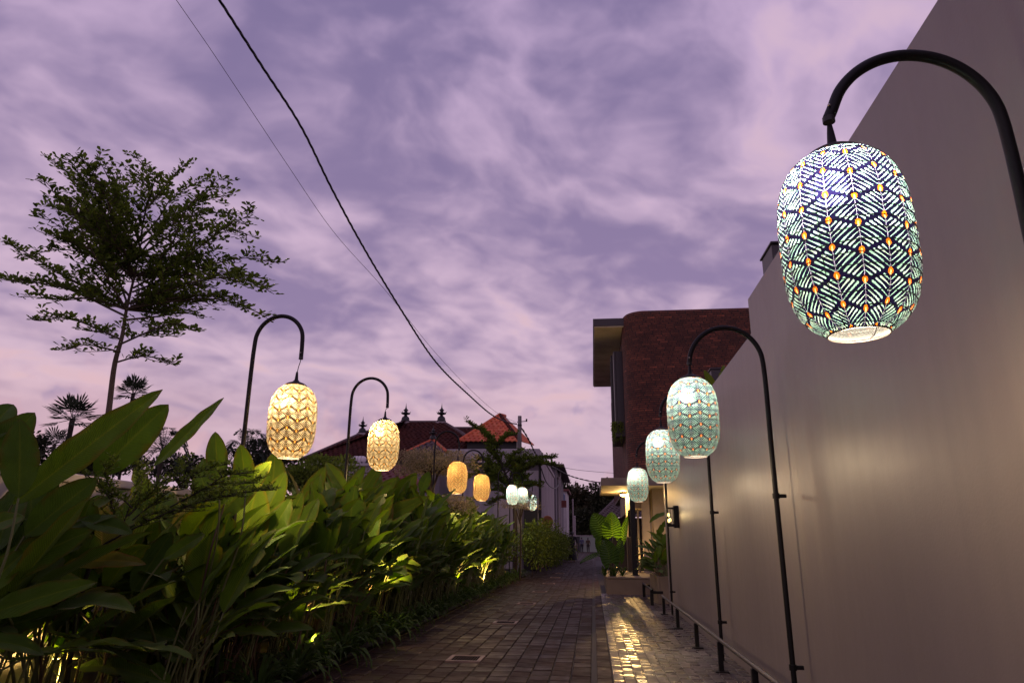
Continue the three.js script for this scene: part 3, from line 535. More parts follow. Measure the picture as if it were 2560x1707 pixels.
const gp = (px, py) => { const r = rayDir(px, py); return r.multiplyScalar((0.05 - EYE) / r.y).add(camera.position); };
[[776, 1668, 22, 'warm spotlight among strap leaves nearest the camera'], [1012, 1588, 22, 'warm spotlight low in the hedge, second one shining at the lane edge'], [1133, 1500, 14, 'dimmer warm spotlight low in the hedge, third along the lane edge'], [1222, 1478, 34, 'bright warm spotlight low in the hedge, furthest along the lane edge']].forEach(([x, y, pw, l]) => { const p = gp(x, y); p.x = -2.47; upLight(p, p.clone().add(V(-0.12, 1, -0.25)), pw, l); });
upLight(V(-3.22, 0.04, -4.3), V(-3.6, 0.9, -4.15), 8, 'warm spotlight washing the low wall at the lower left picture corner', 0.9);
upLight(V(-3.2, 0.04, -7.5), V(-3.6, 1.0, -7.4), 9, 'warm spotlight washing the low wall behind the stems', 0.9);

// ---------------------------------------------------------------- trees, shrubs, palms
const leafDark = [[0.12, 0.18, 0.02], [0.16, 0.225, 0.026], [0.09, 0.135, 0.017]].map((c) => leafMat(c, 0.42, { map: null, bumpMap: null, clearcoat: 0.1 }));
const bark = std([0.12, 0.09, 0.065], 0.9, { map: rep(TX.weather, 2, 2), bumpMap: rep(TX.grain, 4, 4), bumpScale: 0.008 });
const barkDark = std([0.035, 0.025, 0.02], 0.9);
// a bag of small two-faced leaves: obovate, folded a little along the midrib
class Leaves {
  constructor() { this.p = []; this.n = []; this.uv = []; }
  add(at, dir, up, L, W) {
    const x = dir.clone().cross(up); if (x.lengthSq() < 1e-6) x.set(1, 0, 0); x.normalize(); const z = x.clone().cross(dir).normalize();
    const pt = (s, q, h) => at.clone().addScaledVector(dir, s * L).addScaledVector(x, q * W / 2).addScaledVector(z, h * W);
    const b = pt(0, 0, 0), m = pt(0.6, 0, -0.1), t = pt(1, 0, -0.02), l1 = pt(0.35, -0.55, 0.03), l2 = pt(0.75, -1, 0.08), r1 = pt(0.35, 0.55, 0.03), r2 = pt(0.75, 1, 0.08);
    for (const [A, B, C] of [[b, m, l1], [l1, m, l2], [l2, m, t], [b, r1, m], [r1, r2, m], [r2, t, m]]) {
      const n = B.clone().sub(A).cross(C.clone().sub(A)).normalize();
      for (const P of [A, B, C]) { this.p.push(P.x, P.y, P.z); this.n.push(n.x, n.y, n.z); this.uv.push(0.3, 0.5); }
    }
  }
  build() { return geo(this.p, this.n, this.uv); }
}
// layered tree: trunk through points, boughs (polylines), twigs with rosettes of leaves
function sprayTree(t, trunk, trunkR, boughs, o, mats) {
  const r = rng(o.seed), bags = mats.map(() => new Leaves()), twigs = [];
  const rnd = (k) => (r() - 0.5) * 2 * k;
  part('trunk', tube(trunk, (s) => trunkR * (1 - 0.9 * Math.pow(s, 0.8)), 10, false, trunk.length * 5), o.bark ?? bark, t);
  boughs.forEach((pts0) => {
    const pts = o.tip ? pts0.map((p) => pts0[0].clone().lerp(p, o.tip)) : pts0;
    const curve = new THREE.CatmullRomCurve3(pts, false, 'centripetal'), len = curve.getLength();
    part('branch', tube(pts, (s) => trunkR * (0.3 - 0.25 * s) * Math.min(1, 0.5 + len / o.span), 6, false, 10), o.bark ?? bark, t);
    for (let d = len * (o.from ?? 0.22); d < len; d += o.step * (0.7 + 0.6 * r())) {
      const u = d / len, p = curve.getPointAt(u), tan = curve.getTangentAt(u), side = tan.clone().cross(UP).normalize().multiplyScalar(r() < 0.5 ? 1 : -1);
      const L = o.twig * (0.45 + 0.8 * r()) * (1.15 - 0.75 * u), dir = tan.clone().multiplyScalar(0.75).addScaledVector(side, 0.5 + 0.6 * r()).add(V(rnd(0.15), rnd(0.32) + (o.rise ?? 0.1), rnd(0.15))).normalize();
      const e = p.clone().addScaledVector(dir, L), m = p.clone().lerp(e, 0.5).add(V(rnd(0.03), -0.03 * L, rnd(0.03)));
      twigs.push(tube([p, m, e], (s) => trunkR * 0.085 * (1.1 - 0.7 * s) + 0.0012, 4, false, 3));
      const n = Math.max(1, Math.round(L / o.gap));
      for (let k = 0; k <= n; k++) {
        const q = k / n, c = p.clone().lerp(m, Math.min(1, q * 2)).lerp(e, Math.max(0, q * 2 - 1)), bag = bags[Math.floor(r() * bags.length)], cnt = o.ros[0] + Math.floor(r() * (o.ros[1] - o.ros[0] + 1));
        for (let j = 0; j < cnt; j++) {
          const a = r() * 6.28, ld = dir.clone().multiplyScalar(0.5).add(V(Math.cos(a), 0.35 + rnd(0.5), Math.sin(a))).normalize();
          bag.add(c.clone().addScaledVector(ld, o.leaf * 0.15), ld, V(rnd(0.5), 1, rnd(0.5)), o.leaf * (0.6 + 0.7 * r()), o.leaf * (0.42 + 0.2 * r()));
        }
      }
    }
  });
  if (twigs.length) tag(part('twigs', merged(twigs), o.bark ?? bark, t), null, null, null, 'stuff');
  bags.forEach((b, k) => tag(part('foliage', b.build(), mats[k], t), null, null, null, 'stuff'));
}
{ // the young layered tree beyond the garden wall
  const D = 7.5, r = rng(44), base = at(252, 1120, D); base.y = 0;
  const t = thing('shade_tree', base, 'young layered tree with fine dark leaves standing behind the low wall on the left', 'tree'), L = (x, y, d = D) => at(x, y, d).sub(base);
  const trunk = [V(0, -0.05, 0), L(256, 1100), L(268, 1046), L(286, 908), L(304, 841), L(315, 774), L(335, 690), L(346, 640), L(356, 585)];
  const B = [[[350, 600], [362, 530], [380, 470], [392, 430]], [[345, 640], [300, 560], [290, 480], [300, 420]], [[350, 610], [430, 560], [520, 530], [600, 530]], [[335, 690], [240, 640], [140, 620], [40, 640]], [[330, 730], [440, 690], [560, 680], [660, 690]], [[318, 762], [245, 560], [180, 440], [122, 384]], [[340, 700], [430, 610], [473, 510], [560, 432]], [[318, 765], [160, 690], [60, 630], [-4, 598]], [[312, 790], [150, 715], [50, 700], [-25, 690]], [[332, 720], [470, 640], [560, 570], [652, 520]],
    [[335, 740], [500, 670], [620, 640], [712, 652]], [[325, 760], [480, 705], [600, 690], [700, 722]], [[322, 770], [500, 745], [600, 755], [680, 792]], [[304, 850], [220, 812], [150, 790], [92, 800]], [[300, 860], [380, 825], [440, 805], [492, 822]], [[292, 905], [350, 890], [400, 895], [450, 908]],
    [[330, 700], [230, 570], [160, 520], [106, 502]], [[350, 600], [300, 500], [262, 430], [236, 376]], [[368, 520], [372, 450], [352, 405], [330, 378]], [[400, 640], [500, 570], [580, 565], [642, 590]], [[322, 740], [220, 630], [150, 590], [88, 572]], [[368, 520], [420, 455], [450, 420], [474, 402]], [[318, 775], [220, 745], [120, 745], [44, 738]], [[326, 765], [430, 745], [520, 735], [606, 746]],
    [[345, 640], [410, 560], [500, 500], [590, 478]], [[350, 620], [320, 540], [250, 480], [170, 470]], [[335, 700], [300, 600], [230, 530], [200, 500]], [[350, 600], [400, 540], [440, 480], [520, 440]], [[300, 880], [240, 865], [200, 860], [180, 870]], [[320, 760], [400, 700], [450, 640], [500, 600]], [[310, 800], [400, 790], [460, 780], [520, 790]]];
  const boughs = B.map((b, i) => { const dz = ((i * 37) % 11 - 5) * 0.2; return b.map(([x, y], k) => L(x, y, D + dz * k / 3)); });
  for (let i = 0; i < 26; i++) { const s = trunk[5 + i % 3].clone(), a = r() * 6.28, len = 0.9 + 0.5 * r(), e = s.clone().add(V(Math.cos(a) * len * 0.8, 0.35 + 0.5 * r(), Math.sin(a) * len)); boughs.push([s, s.clone().lerp(e, 0.5).add(V(0, -0.04, 0)), e]); }
  sprayTree(t, trunk, 0.048, boughs, { seed: 12, span: 2, step: 0.075, twig: 0.36, gap: 0.058, ros: [2, 4], leaf: 0.078, rise: 0.0, from: 0.12, tip: 0.95 }, leafDark);
}
{ // the same kind, low, growing through the hedge
  const D = 4.3, base = at(205, 1480, D); base.y = 0;
  const t = thing('low_shrub', base, 'spreading small-leaved shrub branch reaching across in front of the big leaves', 'shrub'), L = (x, y, d = D) => at(x, y, d - 0.25).sub(base);
  const trunk = [V(0, 0, 0), L(215, 1440), L(250, 1370), L(300, 1338), L(350, 1300)];
  const B = [[[300, 1338], [420, 1280], [560, 1240], [690, 1222]], [[300, 1330], [330, 1250], [360, 1190], [330, 1145]], [[330, 1300], [420, 1230], [500, 1180], [560, 1160]], [[290, 1330], [270, 1240], [220, 1190], [180, 1165]], [[350, 1290], [470, 1265], [580, 1215], [640, 1200]], [[320, 1290], [400, 1210], [450, 1170], [440, 1150]], [[330, 1270], [270, 1210], [265, 1180], [290, 1150]], [[420, 1270], [520, 1215], [560, 1190], [620, 1180]]];
  sprayTree(t, trunk, 0.018, B.map((b, i) => b.map(([x, y], k) => L(x, y, D + ((i * 5) % 7 - 3) * 0.03 * k))), { seed: 33, span: 1, step: 0.028, twig: 0.17, gap: 0.02, ros: [3, 5], leaf: 0.028, rise: 0.05, from: 0.12, bark: darkStem }, leafDark);
}
{ // sprawling tree before the white house
  const D = 24, base = at(1288, 1345, D); base.y = 0;
  const t = thing('sprawling_tree', base, 'dark sprawling tree with long thin branches in front of the white house', 'tree'), L = (x, y, d = D) => at(x, y, d).sub(base);
  const trunk = [V(0, -0.05, 0), L(1285, 1260), L(1272, 1210), L(1250, 1150), L(1225, 1100)];
  const B = [[[1272, 1205], [1310, 1165], [1350, 1158], [1392, 1166]], [[1262, 1185], [1310, 1150], [1350, 1145], [1388, 1142]], [[1240, 1130], [1215, 1085], [1190, 1070], [1172, 1058]], [[1270, 1210], [1220, 1190], [1190, 1185], [1165, 1200]], [[1260, 1180], [1240, 1130], [1260, 1095], [1290, 1085]], [[1265, 1190], [1230, 1160], [1200, 1150], [1180, 1160]], [[1280, 1240], [1240, 1225], [1210, 1230], [1190, 1245]], [[1280, 1240], [1310, 1215], [1325, 1210], [1345, 1215]], [[1270, 1200], [1290, 1170], [1275, 1145], [1300, 1130]], [[1255, 1160], [1225, 1125], [1230, 1100], [1215, 1090]], [[1275, 1230], [1250, 1200], [1220, 1210], [1200, 1215]], [[1280, 1240], [1290, 1210], [1310, 1200], [1305, 1180]]];
  B.push([[1285, 1255], [1265, 1245], [1240, 1250], [1225, 1262]], [[1270, 1205], [1250, 1200], [1235, 1180], [1215, 1150]], [[1275, 1220], [1290, 1200], [1300, 1180], [1325, 1165]], [[1283, 1250], [1305, 1235], [1320, 1240], [1330, 1250]], [[1262, 1180], [1270, 1160], [1285, 1150], [1300, 1155]], [[1268, 1195], [1240, 1190], [1220, 1180], [1205, 1170]]);
  sprayTree(t, trunk, 0.09, B.map((b, i) => b.map(([x, y], k) => L(x, y, D + ((i * 5) % 7 - 3) * 0.2 * k / 3))), { seed: 51, span: 3, step: 0.045, twig: 0.55, gap: 0.075, ros: [3, 5], leaf: 0.115, from: 0.1, bark: barkDark }, leafDark);
}
// clumpy crowns for bushes and far trees
function clumpTree(name, c, rx, ry, rz, o, label, category, group) {
  const base = V(c.x, 0, c.z), t = thing(name, base, label, category, group), r = rng(o.seed), bags = o.mats.map(() => new Leaves()), stems = [];
  const lobes = [...Array(o.lobes)].map(() => { const a = r() * 6.28, e = Math.acos(1 - 1.7 * r()), k = 0.62 + 0.3 * r(); return { x: Math.cos(a) * Math.sin(e) * rx * k, y: Math.cos(e) * ry * k, z: Math.sin(a) * Math.sin(e) * rz * k, s: 0.3 + 0.28 * r() }; });
  for (const l of lobes) {
    stems.push(tube([V(0, Math.max(0.1, c.y - ry) * 0.8, 0), V(l.x * 0.4, c.y - ry * 0.4, l.z * 0.4), V(l.x, c.y + l.y, l.z)], (s) => o.trunk * (0.5 - 0.4 * s), 5, false, 5));
    const n = Math.round(o.n / o.lobes);
    for (let i = 0; i < n; i++) {
      const a = r() * 6.28, e = Math.acos(1 - 2 * r()), k = Math.pow(r(), 0.4) * l.s, d = V(Math.cos(a) * Math.sin(e), Math.cos(e), Math.sin(a) * Math.sin(e));
      const p = V(l.x + d.x * k * rx * 1.25, c.y + l.y + d.y * k * ry * 1.15, l.z + d.z * k * rz * 1.25), ld = d.clone().add(V(r() - 0.5, r() - 0.5, r() - 0.5).multiplyScalar(1.4)).normalize();
      bags[Math.floor(r() * bags.length)].add(p, ld, V(r() - 0.5, 1, r() - 0.5), o.leaf * (0.6 + 0.8 * r()), o.leaf * 0.55);
    }
  }
  part('trunk', tube([V(0, -0.05, 0), V(0.03, c.y * 0.5, 0), V(0, Math.max(0.2, c.y - ry * 0.3), 0)], (s) => o.trunk * (1 - 0.45 * s), 8, false, 6), barkDark, t);
  tag(part('branches', merged(stems), barkDark, t), null, null, null, 'stuff');
  bags.forEach((b, k) => tag(part('foliage', b.build(), o.mats[k], t), null, null, null, 'stuff'));
  return t;
}
const cream = [[0.46, 0.37, 0.22], [0.34, 0.29, 0.15], [0.22, 0.2, 0.09]].map((c) => leafMat(c, 0.3, { map: null, bumpMap: null, clearcoat: 0 }));
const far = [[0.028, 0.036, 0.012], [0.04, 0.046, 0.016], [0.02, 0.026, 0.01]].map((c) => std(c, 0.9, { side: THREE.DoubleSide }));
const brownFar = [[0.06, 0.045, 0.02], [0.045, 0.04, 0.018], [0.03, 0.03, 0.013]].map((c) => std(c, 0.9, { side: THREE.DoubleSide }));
const clump = (name, px, py, d, wpx, hpx, o, ...l) => clumpTree(name, at(px, py, d), wpx * d / FPX, hpx * d / FPX, wpx * d / FPX * 0.8, o, ...l);
clump('variegated_tree', 1078, 1160, 16.5, 98, 31, { seed: 1, lobes: 24, n: 9000, leaf: 0.05, trunk: 0.05, mats: cream }, 'flat-topped pale cream-leaved tree between the second and third warm lanterns', 'tree');
clump('variegated_tree', 1118, 1262, 13.6, 66, 22, { seed: 2, lobes: 10, n: 2200, leaf: 0.04, trunk: 0.03, mats: cream }, 'low pale cream-leaved tree rising out of the hedge below the third warm lantern', 'tree');
clump('variegated_tree', 1300, 1262, 21.5, 52, 13, { seed: 7, lobes: 8, n: 900, leaf: 0.05, trunk: 0.03, mats: cream }, 'small pale cream-leaved tree beside the concrete pole', 'tree');
clump('flowering_bush', 790, 1190, 13, 85, 48, { seed: 3, lobes: 14, n: 3600, leaf: 0.085, trunk: 0.05, mats: [leafDark[0], leafDark[1], leafDark[2]] }, 'dark green rounded bush behind the wall left of the second warm lantern', 'bush');
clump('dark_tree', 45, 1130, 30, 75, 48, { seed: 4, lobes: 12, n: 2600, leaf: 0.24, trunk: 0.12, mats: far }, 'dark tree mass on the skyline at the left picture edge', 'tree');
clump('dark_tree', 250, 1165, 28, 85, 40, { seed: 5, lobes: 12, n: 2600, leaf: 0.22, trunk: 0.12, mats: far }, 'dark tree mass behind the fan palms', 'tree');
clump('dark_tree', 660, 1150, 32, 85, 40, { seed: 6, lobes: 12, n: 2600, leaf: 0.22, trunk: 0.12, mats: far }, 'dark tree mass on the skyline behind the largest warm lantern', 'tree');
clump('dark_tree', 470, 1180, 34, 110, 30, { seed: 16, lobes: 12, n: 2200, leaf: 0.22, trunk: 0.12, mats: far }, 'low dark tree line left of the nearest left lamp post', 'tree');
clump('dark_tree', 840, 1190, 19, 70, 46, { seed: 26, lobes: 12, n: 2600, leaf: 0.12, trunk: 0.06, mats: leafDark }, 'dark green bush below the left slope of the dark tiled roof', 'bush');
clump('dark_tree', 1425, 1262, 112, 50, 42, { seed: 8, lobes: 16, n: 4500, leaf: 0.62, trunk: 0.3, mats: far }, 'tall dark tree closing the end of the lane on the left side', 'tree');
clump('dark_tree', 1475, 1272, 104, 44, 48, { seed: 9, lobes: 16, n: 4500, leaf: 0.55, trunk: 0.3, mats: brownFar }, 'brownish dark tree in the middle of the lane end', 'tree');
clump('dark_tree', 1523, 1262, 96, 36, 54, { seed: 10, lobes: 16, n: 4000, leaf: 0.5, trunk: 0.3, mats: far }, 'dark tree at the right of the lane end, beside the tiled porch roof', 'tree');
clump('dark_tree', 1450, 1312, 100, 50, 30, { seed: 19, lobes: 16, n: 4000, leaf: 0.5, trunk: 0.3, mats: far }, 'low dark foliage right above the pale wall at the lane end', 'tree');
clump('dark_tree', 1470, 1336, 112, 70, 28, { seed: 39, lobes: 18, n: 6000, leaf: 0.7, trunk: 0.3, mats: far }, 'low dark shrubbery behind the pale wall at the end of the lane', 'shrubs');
for (let i = 0; i < 9; i++) clump('clipped_hedge_bush', 1330 + i * 10, 1362 + i * 2, 24 + i * 3.0, 58 - i * 4, 56 - i * 4, { seed: 60 + i, lobes: 14, n: 1700, leaf: 0.1 + 0.006 * i, trunk: 0.02, mats: leafDark }, ['nearest', 'second', 'third', 'fourth', 'fifth', 'sixth', 'seventh', 'eighth', 'furthest'][i] + ' dark leafy bush in the row lining the far left side of the lane', 'bush', 'bushes lining the far left of the lane');
// palms
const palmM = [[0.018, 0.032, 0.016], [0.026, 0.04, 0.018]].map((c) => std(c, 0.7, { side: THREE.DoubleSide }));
function palm(px, py, d, Rpx, kind, seed, label, frondN = 20) {
  const c = at(px, py, d), R = Rpx * d / FPX, t = thing(kind === 'fan' ? 'fan_palm' : 'feather_palm', V(c.x, 0, c.z), label, 'palm tree'), r = rng(seed), y0 = c.y;
  part('trunk', tube([V(0.1, -0.05, 0), V(0, y0 * 0.5, 0), V(0, y0, 0)], (s) => R * (0.06 + 0.03 * s * s), 9, true, 8), barkDark, t);
  for (let i = 0; i < frondN; i++) {
    const a = i * 2.39996 + r() * 0.4, el = -0.5 + 1.9 * (i / frondN) + (r() - 0.5) * 0.25, dir = V(Math.cos(a) * Math.cos(el), Math.sin(el), Math.sin(a) * Math.cos(el)), side = dir.clone().cross(UP).normalize(), up = side.clone().cross(dir), L = new Leaves(), geos = [];
    const o = V(0, y0, 0);
    if (kind === 'fan') {
      const h = o.clone().addScaledVector(dir, R * 0.42); geos.push(tube([o, h], R * 0.012, 4, false));
      for (let k = -5; k <= 5; k++) { const b = k / 5 * 1.35, ld = dir.clone().multiplyScalar(Math.cos(b)).addScaledVector(side, Math.sin(b)).addScaledVector(up, 0.12).add(V(0, -0.14 * Math.abs(b), 0)).normalize(), len = R * (0.62 - 0.08 * Math.abs(b)) * (0.85 + 0.3 * r()); L.add(h, ld, up, len, R * 0.085); }
    } else {
      const e = o.clone().addScaledVector(dir, R * 0.75).add(V(0, R * 0.22, 0)), tip = o.clone().addScaledVector(dir, R * 1.15).add(V(0, -R * (0.1 + 0.3 * Math.cos(el)), 0)), cv = new THREE.CatmullRomCurve3([o, e, tip]);
      geos.push(tube([o, e, tip], (s) => R * 0.014 * (1.1 - s), 4, false, 8));
      for (let k = 3; k < 26; k++) { const u = k / 26, p = cv.getPoint(u), tn = cv.getTangent(u); for (const s of [-1, 1]) { const ld = tn.clone().multiplyScalar(0.55).addScaledVector(side, s).add(V(0, -0.35 + (r() - 0.5) * 0.3, 0)).normalize(); L.add(p, ld, UP, R * 0.36 * Math.sin(0.35 + u * 2.5), R * 0.05); } }
    }
    part('frond', merged([...geos, L.build()]), palmM[i % 2], t);
  }
}
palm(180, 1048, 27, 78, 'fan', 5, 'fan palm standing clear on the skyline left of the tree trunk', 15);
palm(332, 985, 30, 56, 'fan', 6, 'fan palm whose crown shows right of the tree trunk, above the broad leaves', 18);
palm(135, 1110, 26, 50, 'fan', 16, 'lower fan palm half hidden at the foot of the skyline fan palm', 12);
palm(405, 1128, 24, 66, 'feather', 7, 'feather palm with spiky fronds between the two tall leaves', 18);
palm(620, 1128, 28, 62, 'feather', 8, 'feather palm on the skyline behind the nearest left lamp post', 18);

// ---------------------------------------------------------------- brick house on the right
TX.brick = dataTex(1024, 1024, (u, v) => { // thin long bricks: 6 along, 24 courses
  const row = Math.floor(v * 24), o = (perm[row] & 7) / 8, x = u * 6 + o, cx = Math.floor(x) % 6, fx = x - Math.floor(x), fy = v * 24 - row;
  const h = perm[perm[cx + 3] + row] / 255, h2 = perm[perm[cx + 9] + row + 40] / 255, m = Math.min(fx * 14, (1 - fx) * 14, fy * 4, (1 - fy) * 4, 1), g = 1 + 0.3 * tnoise(u, v, 60, 60, 3, 8);
  const k = (0.45 + 0.12 * h + (h2 > 0.9 ? 0.16 : 0)) * g, n = 0.9 + 0.3 * tnoise(u, v, 4, 4, 4, 2);
  return [k * n * m + 0.16 * (1 - m), k * n * 0.48 * m + 0.12 * (1 - m), k * n * 0.33 * m + 0.1 * (1 - m)];
}, true);
TX.brickBump = dataTex(1024, 1024, (u, v) => { const row = Math.floor(v * 24), o = (perm[row] & 7) / 8, x = u * 6 + o, cx = Math.floor(x) % 6, fx = x - Math.floor(x), fy = v * 24 - row, h = perm[perm[cx + 3] + row] / 255; return Math.min(fx * 12, (1 - fx) * 12, fy * 4, (1 - fy) * 4, 1) * (0.6 + 0.4 * h) + 0.06 * tnoise(u, v, 80, 80, 2, 5); });
M.brick = std([0.7, 0.9, 1.0], 0.85, { map: rep(TX.brick, 0.7, 0.7), bumpMap: rep(TX.brickBump, 0.7, 0.7), bumpScale: 0.012 });
{
  const t = thing('brick_house', V(0.98, 0, -18.5), 'two-storey house with a dark rounded brick upper floor and jutting flat roof slab', 'house');
  // upper floor: extruded outline with one rounded corner
  const y0 = 2.76, y1 = 7.42, R = 0.62, out = [], top = 0.12;
  for (let z = -13; z < -R; z += 1) out.push([0, z]);
  for (let i = 0; i <= 14; i++) { const a = Math.PI - i / 14 * Math.PI / 2; out.push([R + Math.cos(a) * R, -R + Math.sin(a) * R]); }
  for (let x = 1; x <= 5; x += 0.5) out.push([x, 0]);
  const rows = [[y0, 0], [3.5, 0], [4.5, 0], [5.5, 0], [6.5, 0], [y1 - top, 0], [y1 - top * 0.5, 0.02], [y1 - top * 0.15, 0.06], [y1, 0.13], [y1, 0.6]], pos = [], uv = [], idx = [];
  const nrm = out.map((p, i) => { const a = out[Math.max(0, i - 1)], b = out[Math.min(out.length - 1, i + 1)], dx = b[0] - a[0], dz = b[1] - a[1], l = Math.hypot(dx, dz); return [-dz / l, dx / l]; });
  rows.forEach(([y, inset]) => { let s = 0; out.forEach((p, i) => { if (i) s += Math.hypot(p[0] - out[i - 1][0], p[1] - out[i - 1][1]); pos.push(p[0] - nrm[i][0] * inset, y, p[1] - nrm[i][1] * inset); uv.push(s, y + inset); }); });
  const n = out.length; for (let k = 0; k < rows.length - 1; k++) for (let i = 0; i < n - 1; i++) { const a = k * n + i, b = a + n; idx.push(a, a + 1, b, b, a + 1, b + 1); }
  part('brick_wall', geo(pos, null, uv, idx), M.brick, t);
  part('floor_slab', box(0.02, 2.69, -13, 5, 2.757, -0.03, 0.005), M.soffit, t);
  part('roof_deck', box(0.5, 7.3, -13, 5, 7.405, -0.6, 0.005), M.concrete, t);
  // flat roof slab jutting over the lane
  const roof = part('roof_slab', box(-0.8, 7.06, -8.3, 0.6, 7.28, -0.42, 0.01), std([0.82, 0.74, 0.66], 0.8, { map: rep(TX.blotch, 0.4, 0.4) }), t);
  part('fascia', merged([box(-0.83, 7.09, -0.419, 0.6, 7.31, -0.385, 0.004), box(-0.83, 7.09, -8.3, -0.803, 7.31, -0.42, 0.004)]), M.fascia, roof);
  // dark steel window box on the lane side
  const wb = part('window_box', merged([box(-0.26, 4.0, -3.2, -0.2, 6.5, -1.0, 0.01), box(-0.2, 4.0, -1.06, 0.05, 6.5, -1.0, 0.01), box(-0.2, 4.0, -3.2, 0.05, 6.5, -3.14, 0.01), box(-0.2, 6.44, -3.1399, 0.05, 6.5, -1.0601, 0.01), box(-0.2, 4.0, -3.1399, 0.05, 4.06, -1.0601, 0.01)]), M.fascia, t);
  for (const z of [-1.7, -2.45]) part('fin', box(-0.32, 3.9, z - 0.03, -0.262, 6.55, z + 0.03, 0.006), M.fascia, wb);
  // ground floor: set-back rendered walls, columns, dark panel
  part('ground_wall', box(0.62, 0, -1.5, 5, 2.687, -0.6, 0.01), M.beige, t).userData.label = 'warmly lit beige wall beneath the canopy';
  part('flank_wall', box(0.06, 2.0, -8, 0.4, 2.687, -0.75, 0.02), M.beige, t);
  part('column', box(0.33, 0, -0.72, 0.54, 2.52, -0.5, 0.015), M.beige, t);
  part('column', box(0.22, 0, -0.95, 0.27, 2.52, -0.85, 0.01), M.soffit, t);
  part('door_panel', box(-0.05, 0.2, -1.4, 0.21, 1.28, -1.2, 0.01), M.darkPanel, t);
  part('lane_post', box(0.0, 0, -2.6, 0.06, 2.52, -2.5, 0.008), M.soffit, t);
  const can = part('canopy', box(-0.7, 2.53, -3.6, 5, 2.686, 0.45, 0.01), M.soffit, t);
  part('fascia', merged([box(-0.735, 2.52, 0.4505, 5, 2.72, 0.485, 0.005), box(-0.735, 2.52, -3.6, -0.703, 2.72, 0.45, 0.005)]), M.concrete, can);
  const ter = thing('terrace', V(0.28, 0, -16.55), 'low beige rendered terrace block with a lit top at the foot of the brick house', 'terrace');
  part('terrace_body', box(0, -0.03, -4, 1.7, 0.33, 0, 0.015), M.terrace, ter);
  part('terrace_cap', box(-0.01, 0.331, -4, 1.71, 0.37, 0.012, 0.01), M.terrace, ter);
  const post = thing('porch_post', at(1588, 1430, 17.5).setY(0.37), 'thick black square post standing on the terrace under the canopy', 'post');
  part('shaft', box(-0.06, 0.012, -0.06, 0.06, 2.15, 0.06, 0.006), M.black, post); part('base_plate', box(-0.1, 0, -0.1, 0.1, 0.014, 0.1, 0.003), M.black, post);
  // hanging plant in a pot on the window box
  const hp = at(1546, 1066, 19.6), h = thing('hanging_plant', hp, 'trailing hanging plant on the dark window box', 'plant'), L = new Leaves(), r = rng(4), trails = [];
  part('pot', new THREE.LatheGeometry([[0.001, -0.12], [0.09, -0.12], [0.13, 0.06], [0.145, 0.06], [0.145, 0.09], [0.12, 0.09], [0.11, 0.02]].map((p) => new THREE.Vector2(...p)), 20), M.fascia, h);
  for (let i = 0; i < 60; i++) { const a = r() * 6.28, q = 0.13 + 0.05 * r(), len = 0.2 + 0.6 * r() * r(), s = V(Math.cos(a) * q, 0.08, Math.sin(a) * q); trails.push(tube([V(s.x * 0.6, 0.06, s.z * 0.6), s, s.clone().add(V(0, -len, 0))], 0.003, 3, false)); for (let k = 0; k < 16; k++) { const d = V(r() - 0.5, -0.4 - r(), r() - 0.5).normalize(); L.add(s.clone().add(V((r() - 0.5) * 0.05, 0.06 - len * k / 16, (r() - 0.5) * 0.05)), d, V(r() - 0.5, 1, r() - 0.5), 0.07, 0.025); } }
  part('hanger', tube([V(0.14, 0.05, 0), V(0.02, 0.3, 0), V(0.16, 0.5, 0)], 0.006, 5), M.black, h);
  tag(part('trails', merged(trails), darkStem, h), null, null, null, 'stuff'); tag(part('foliage', L.build(), leafDark[1], h), null, null, null, 'stuff');
  // downlight in the canopy
  const dl = at(1558, 1240, 20.6); dl.y = 2.515;
  const d = thing('downlight', dl, 'glowing warm round downlight under the canopy of the brick house', 'downlight');
  const glow = new THREE.MeshStandardMaterial({ color: col(0.9, 0.8, 0.6), emissive: col(1, 0.6, 0.2), emissiveIntensity: 18 });
  part('bezel', new THREE.CylinderGeometry(0.095, 0.1, 0.05, 24), M.fascia, d, V(0, -0.012, 0)); part('lamp_disc', new THREE.SphereGeometry(0.085, 20, 10).scale(1, 0.55, 1), glow, d, V(0, -0.06, 0));
  const pl = new THREE.PointLight(col(1, 0.6, 0.2), 17); pl.position.set(0, -0.06, 0); pl.shadow.radius = 1.5; pl.castShadow = true; d.add(pl);
  // warm floor light washing the beige wall, hidden by the planting
  const wp = V(1.72, 0.38, -18.45), wl = thing('wall_washer', wp, 'small warm floor light behind the plants, washing the beige wall', 'spotlight');
  part('housing', new THREE.CylinderGeometry(0.05, 0.04, 0.08, 18), M.black, wl, V(0, 0.04, 0)); part('lens', new THREE.CylinderGeometry(0.042, 0.042, 0.006, 18), spotGlow, wl, V(0, 0.084, 0));
  const sl = new THREE.SpotLight(col(1, 0.66, 0.27), 5, 0, 0.95, 0.7); sl.position.set(0, 0.1, 0); sl.target.position.set(0, 2, -0.6); sl.shadow.radius = 2; sl.castShadow = true; wl.add(sl, sl.target);
  const wp2 = V(1.12, 0.38, -19.25), w2 = thing('wall_washer', wp2, 'small warm floor light beside the columns of the porch', 'spotlight');
  part('housing', new THREE.CylinderGeometry(0.05, 0.04, 0.08, 18), M.black, w2, V(0, 0.04, 0)); part('lens', new THREE.CylinderGeometry(0.042, 0.042, 0.006, 18), spotGlow, w2, V(0, 0.084, 0));
  const s2 = new THREE.SpotLight(col(1, 0.62, 0.22), 8, 0, 0.9, 0.7); s2.position.set(0, 0.1, 0); s2.target.position.set(0.15, 2, 0.4); s2.shadow.radius = 2; s2.castShadow = true; w2.add(s2, s2.target);
}
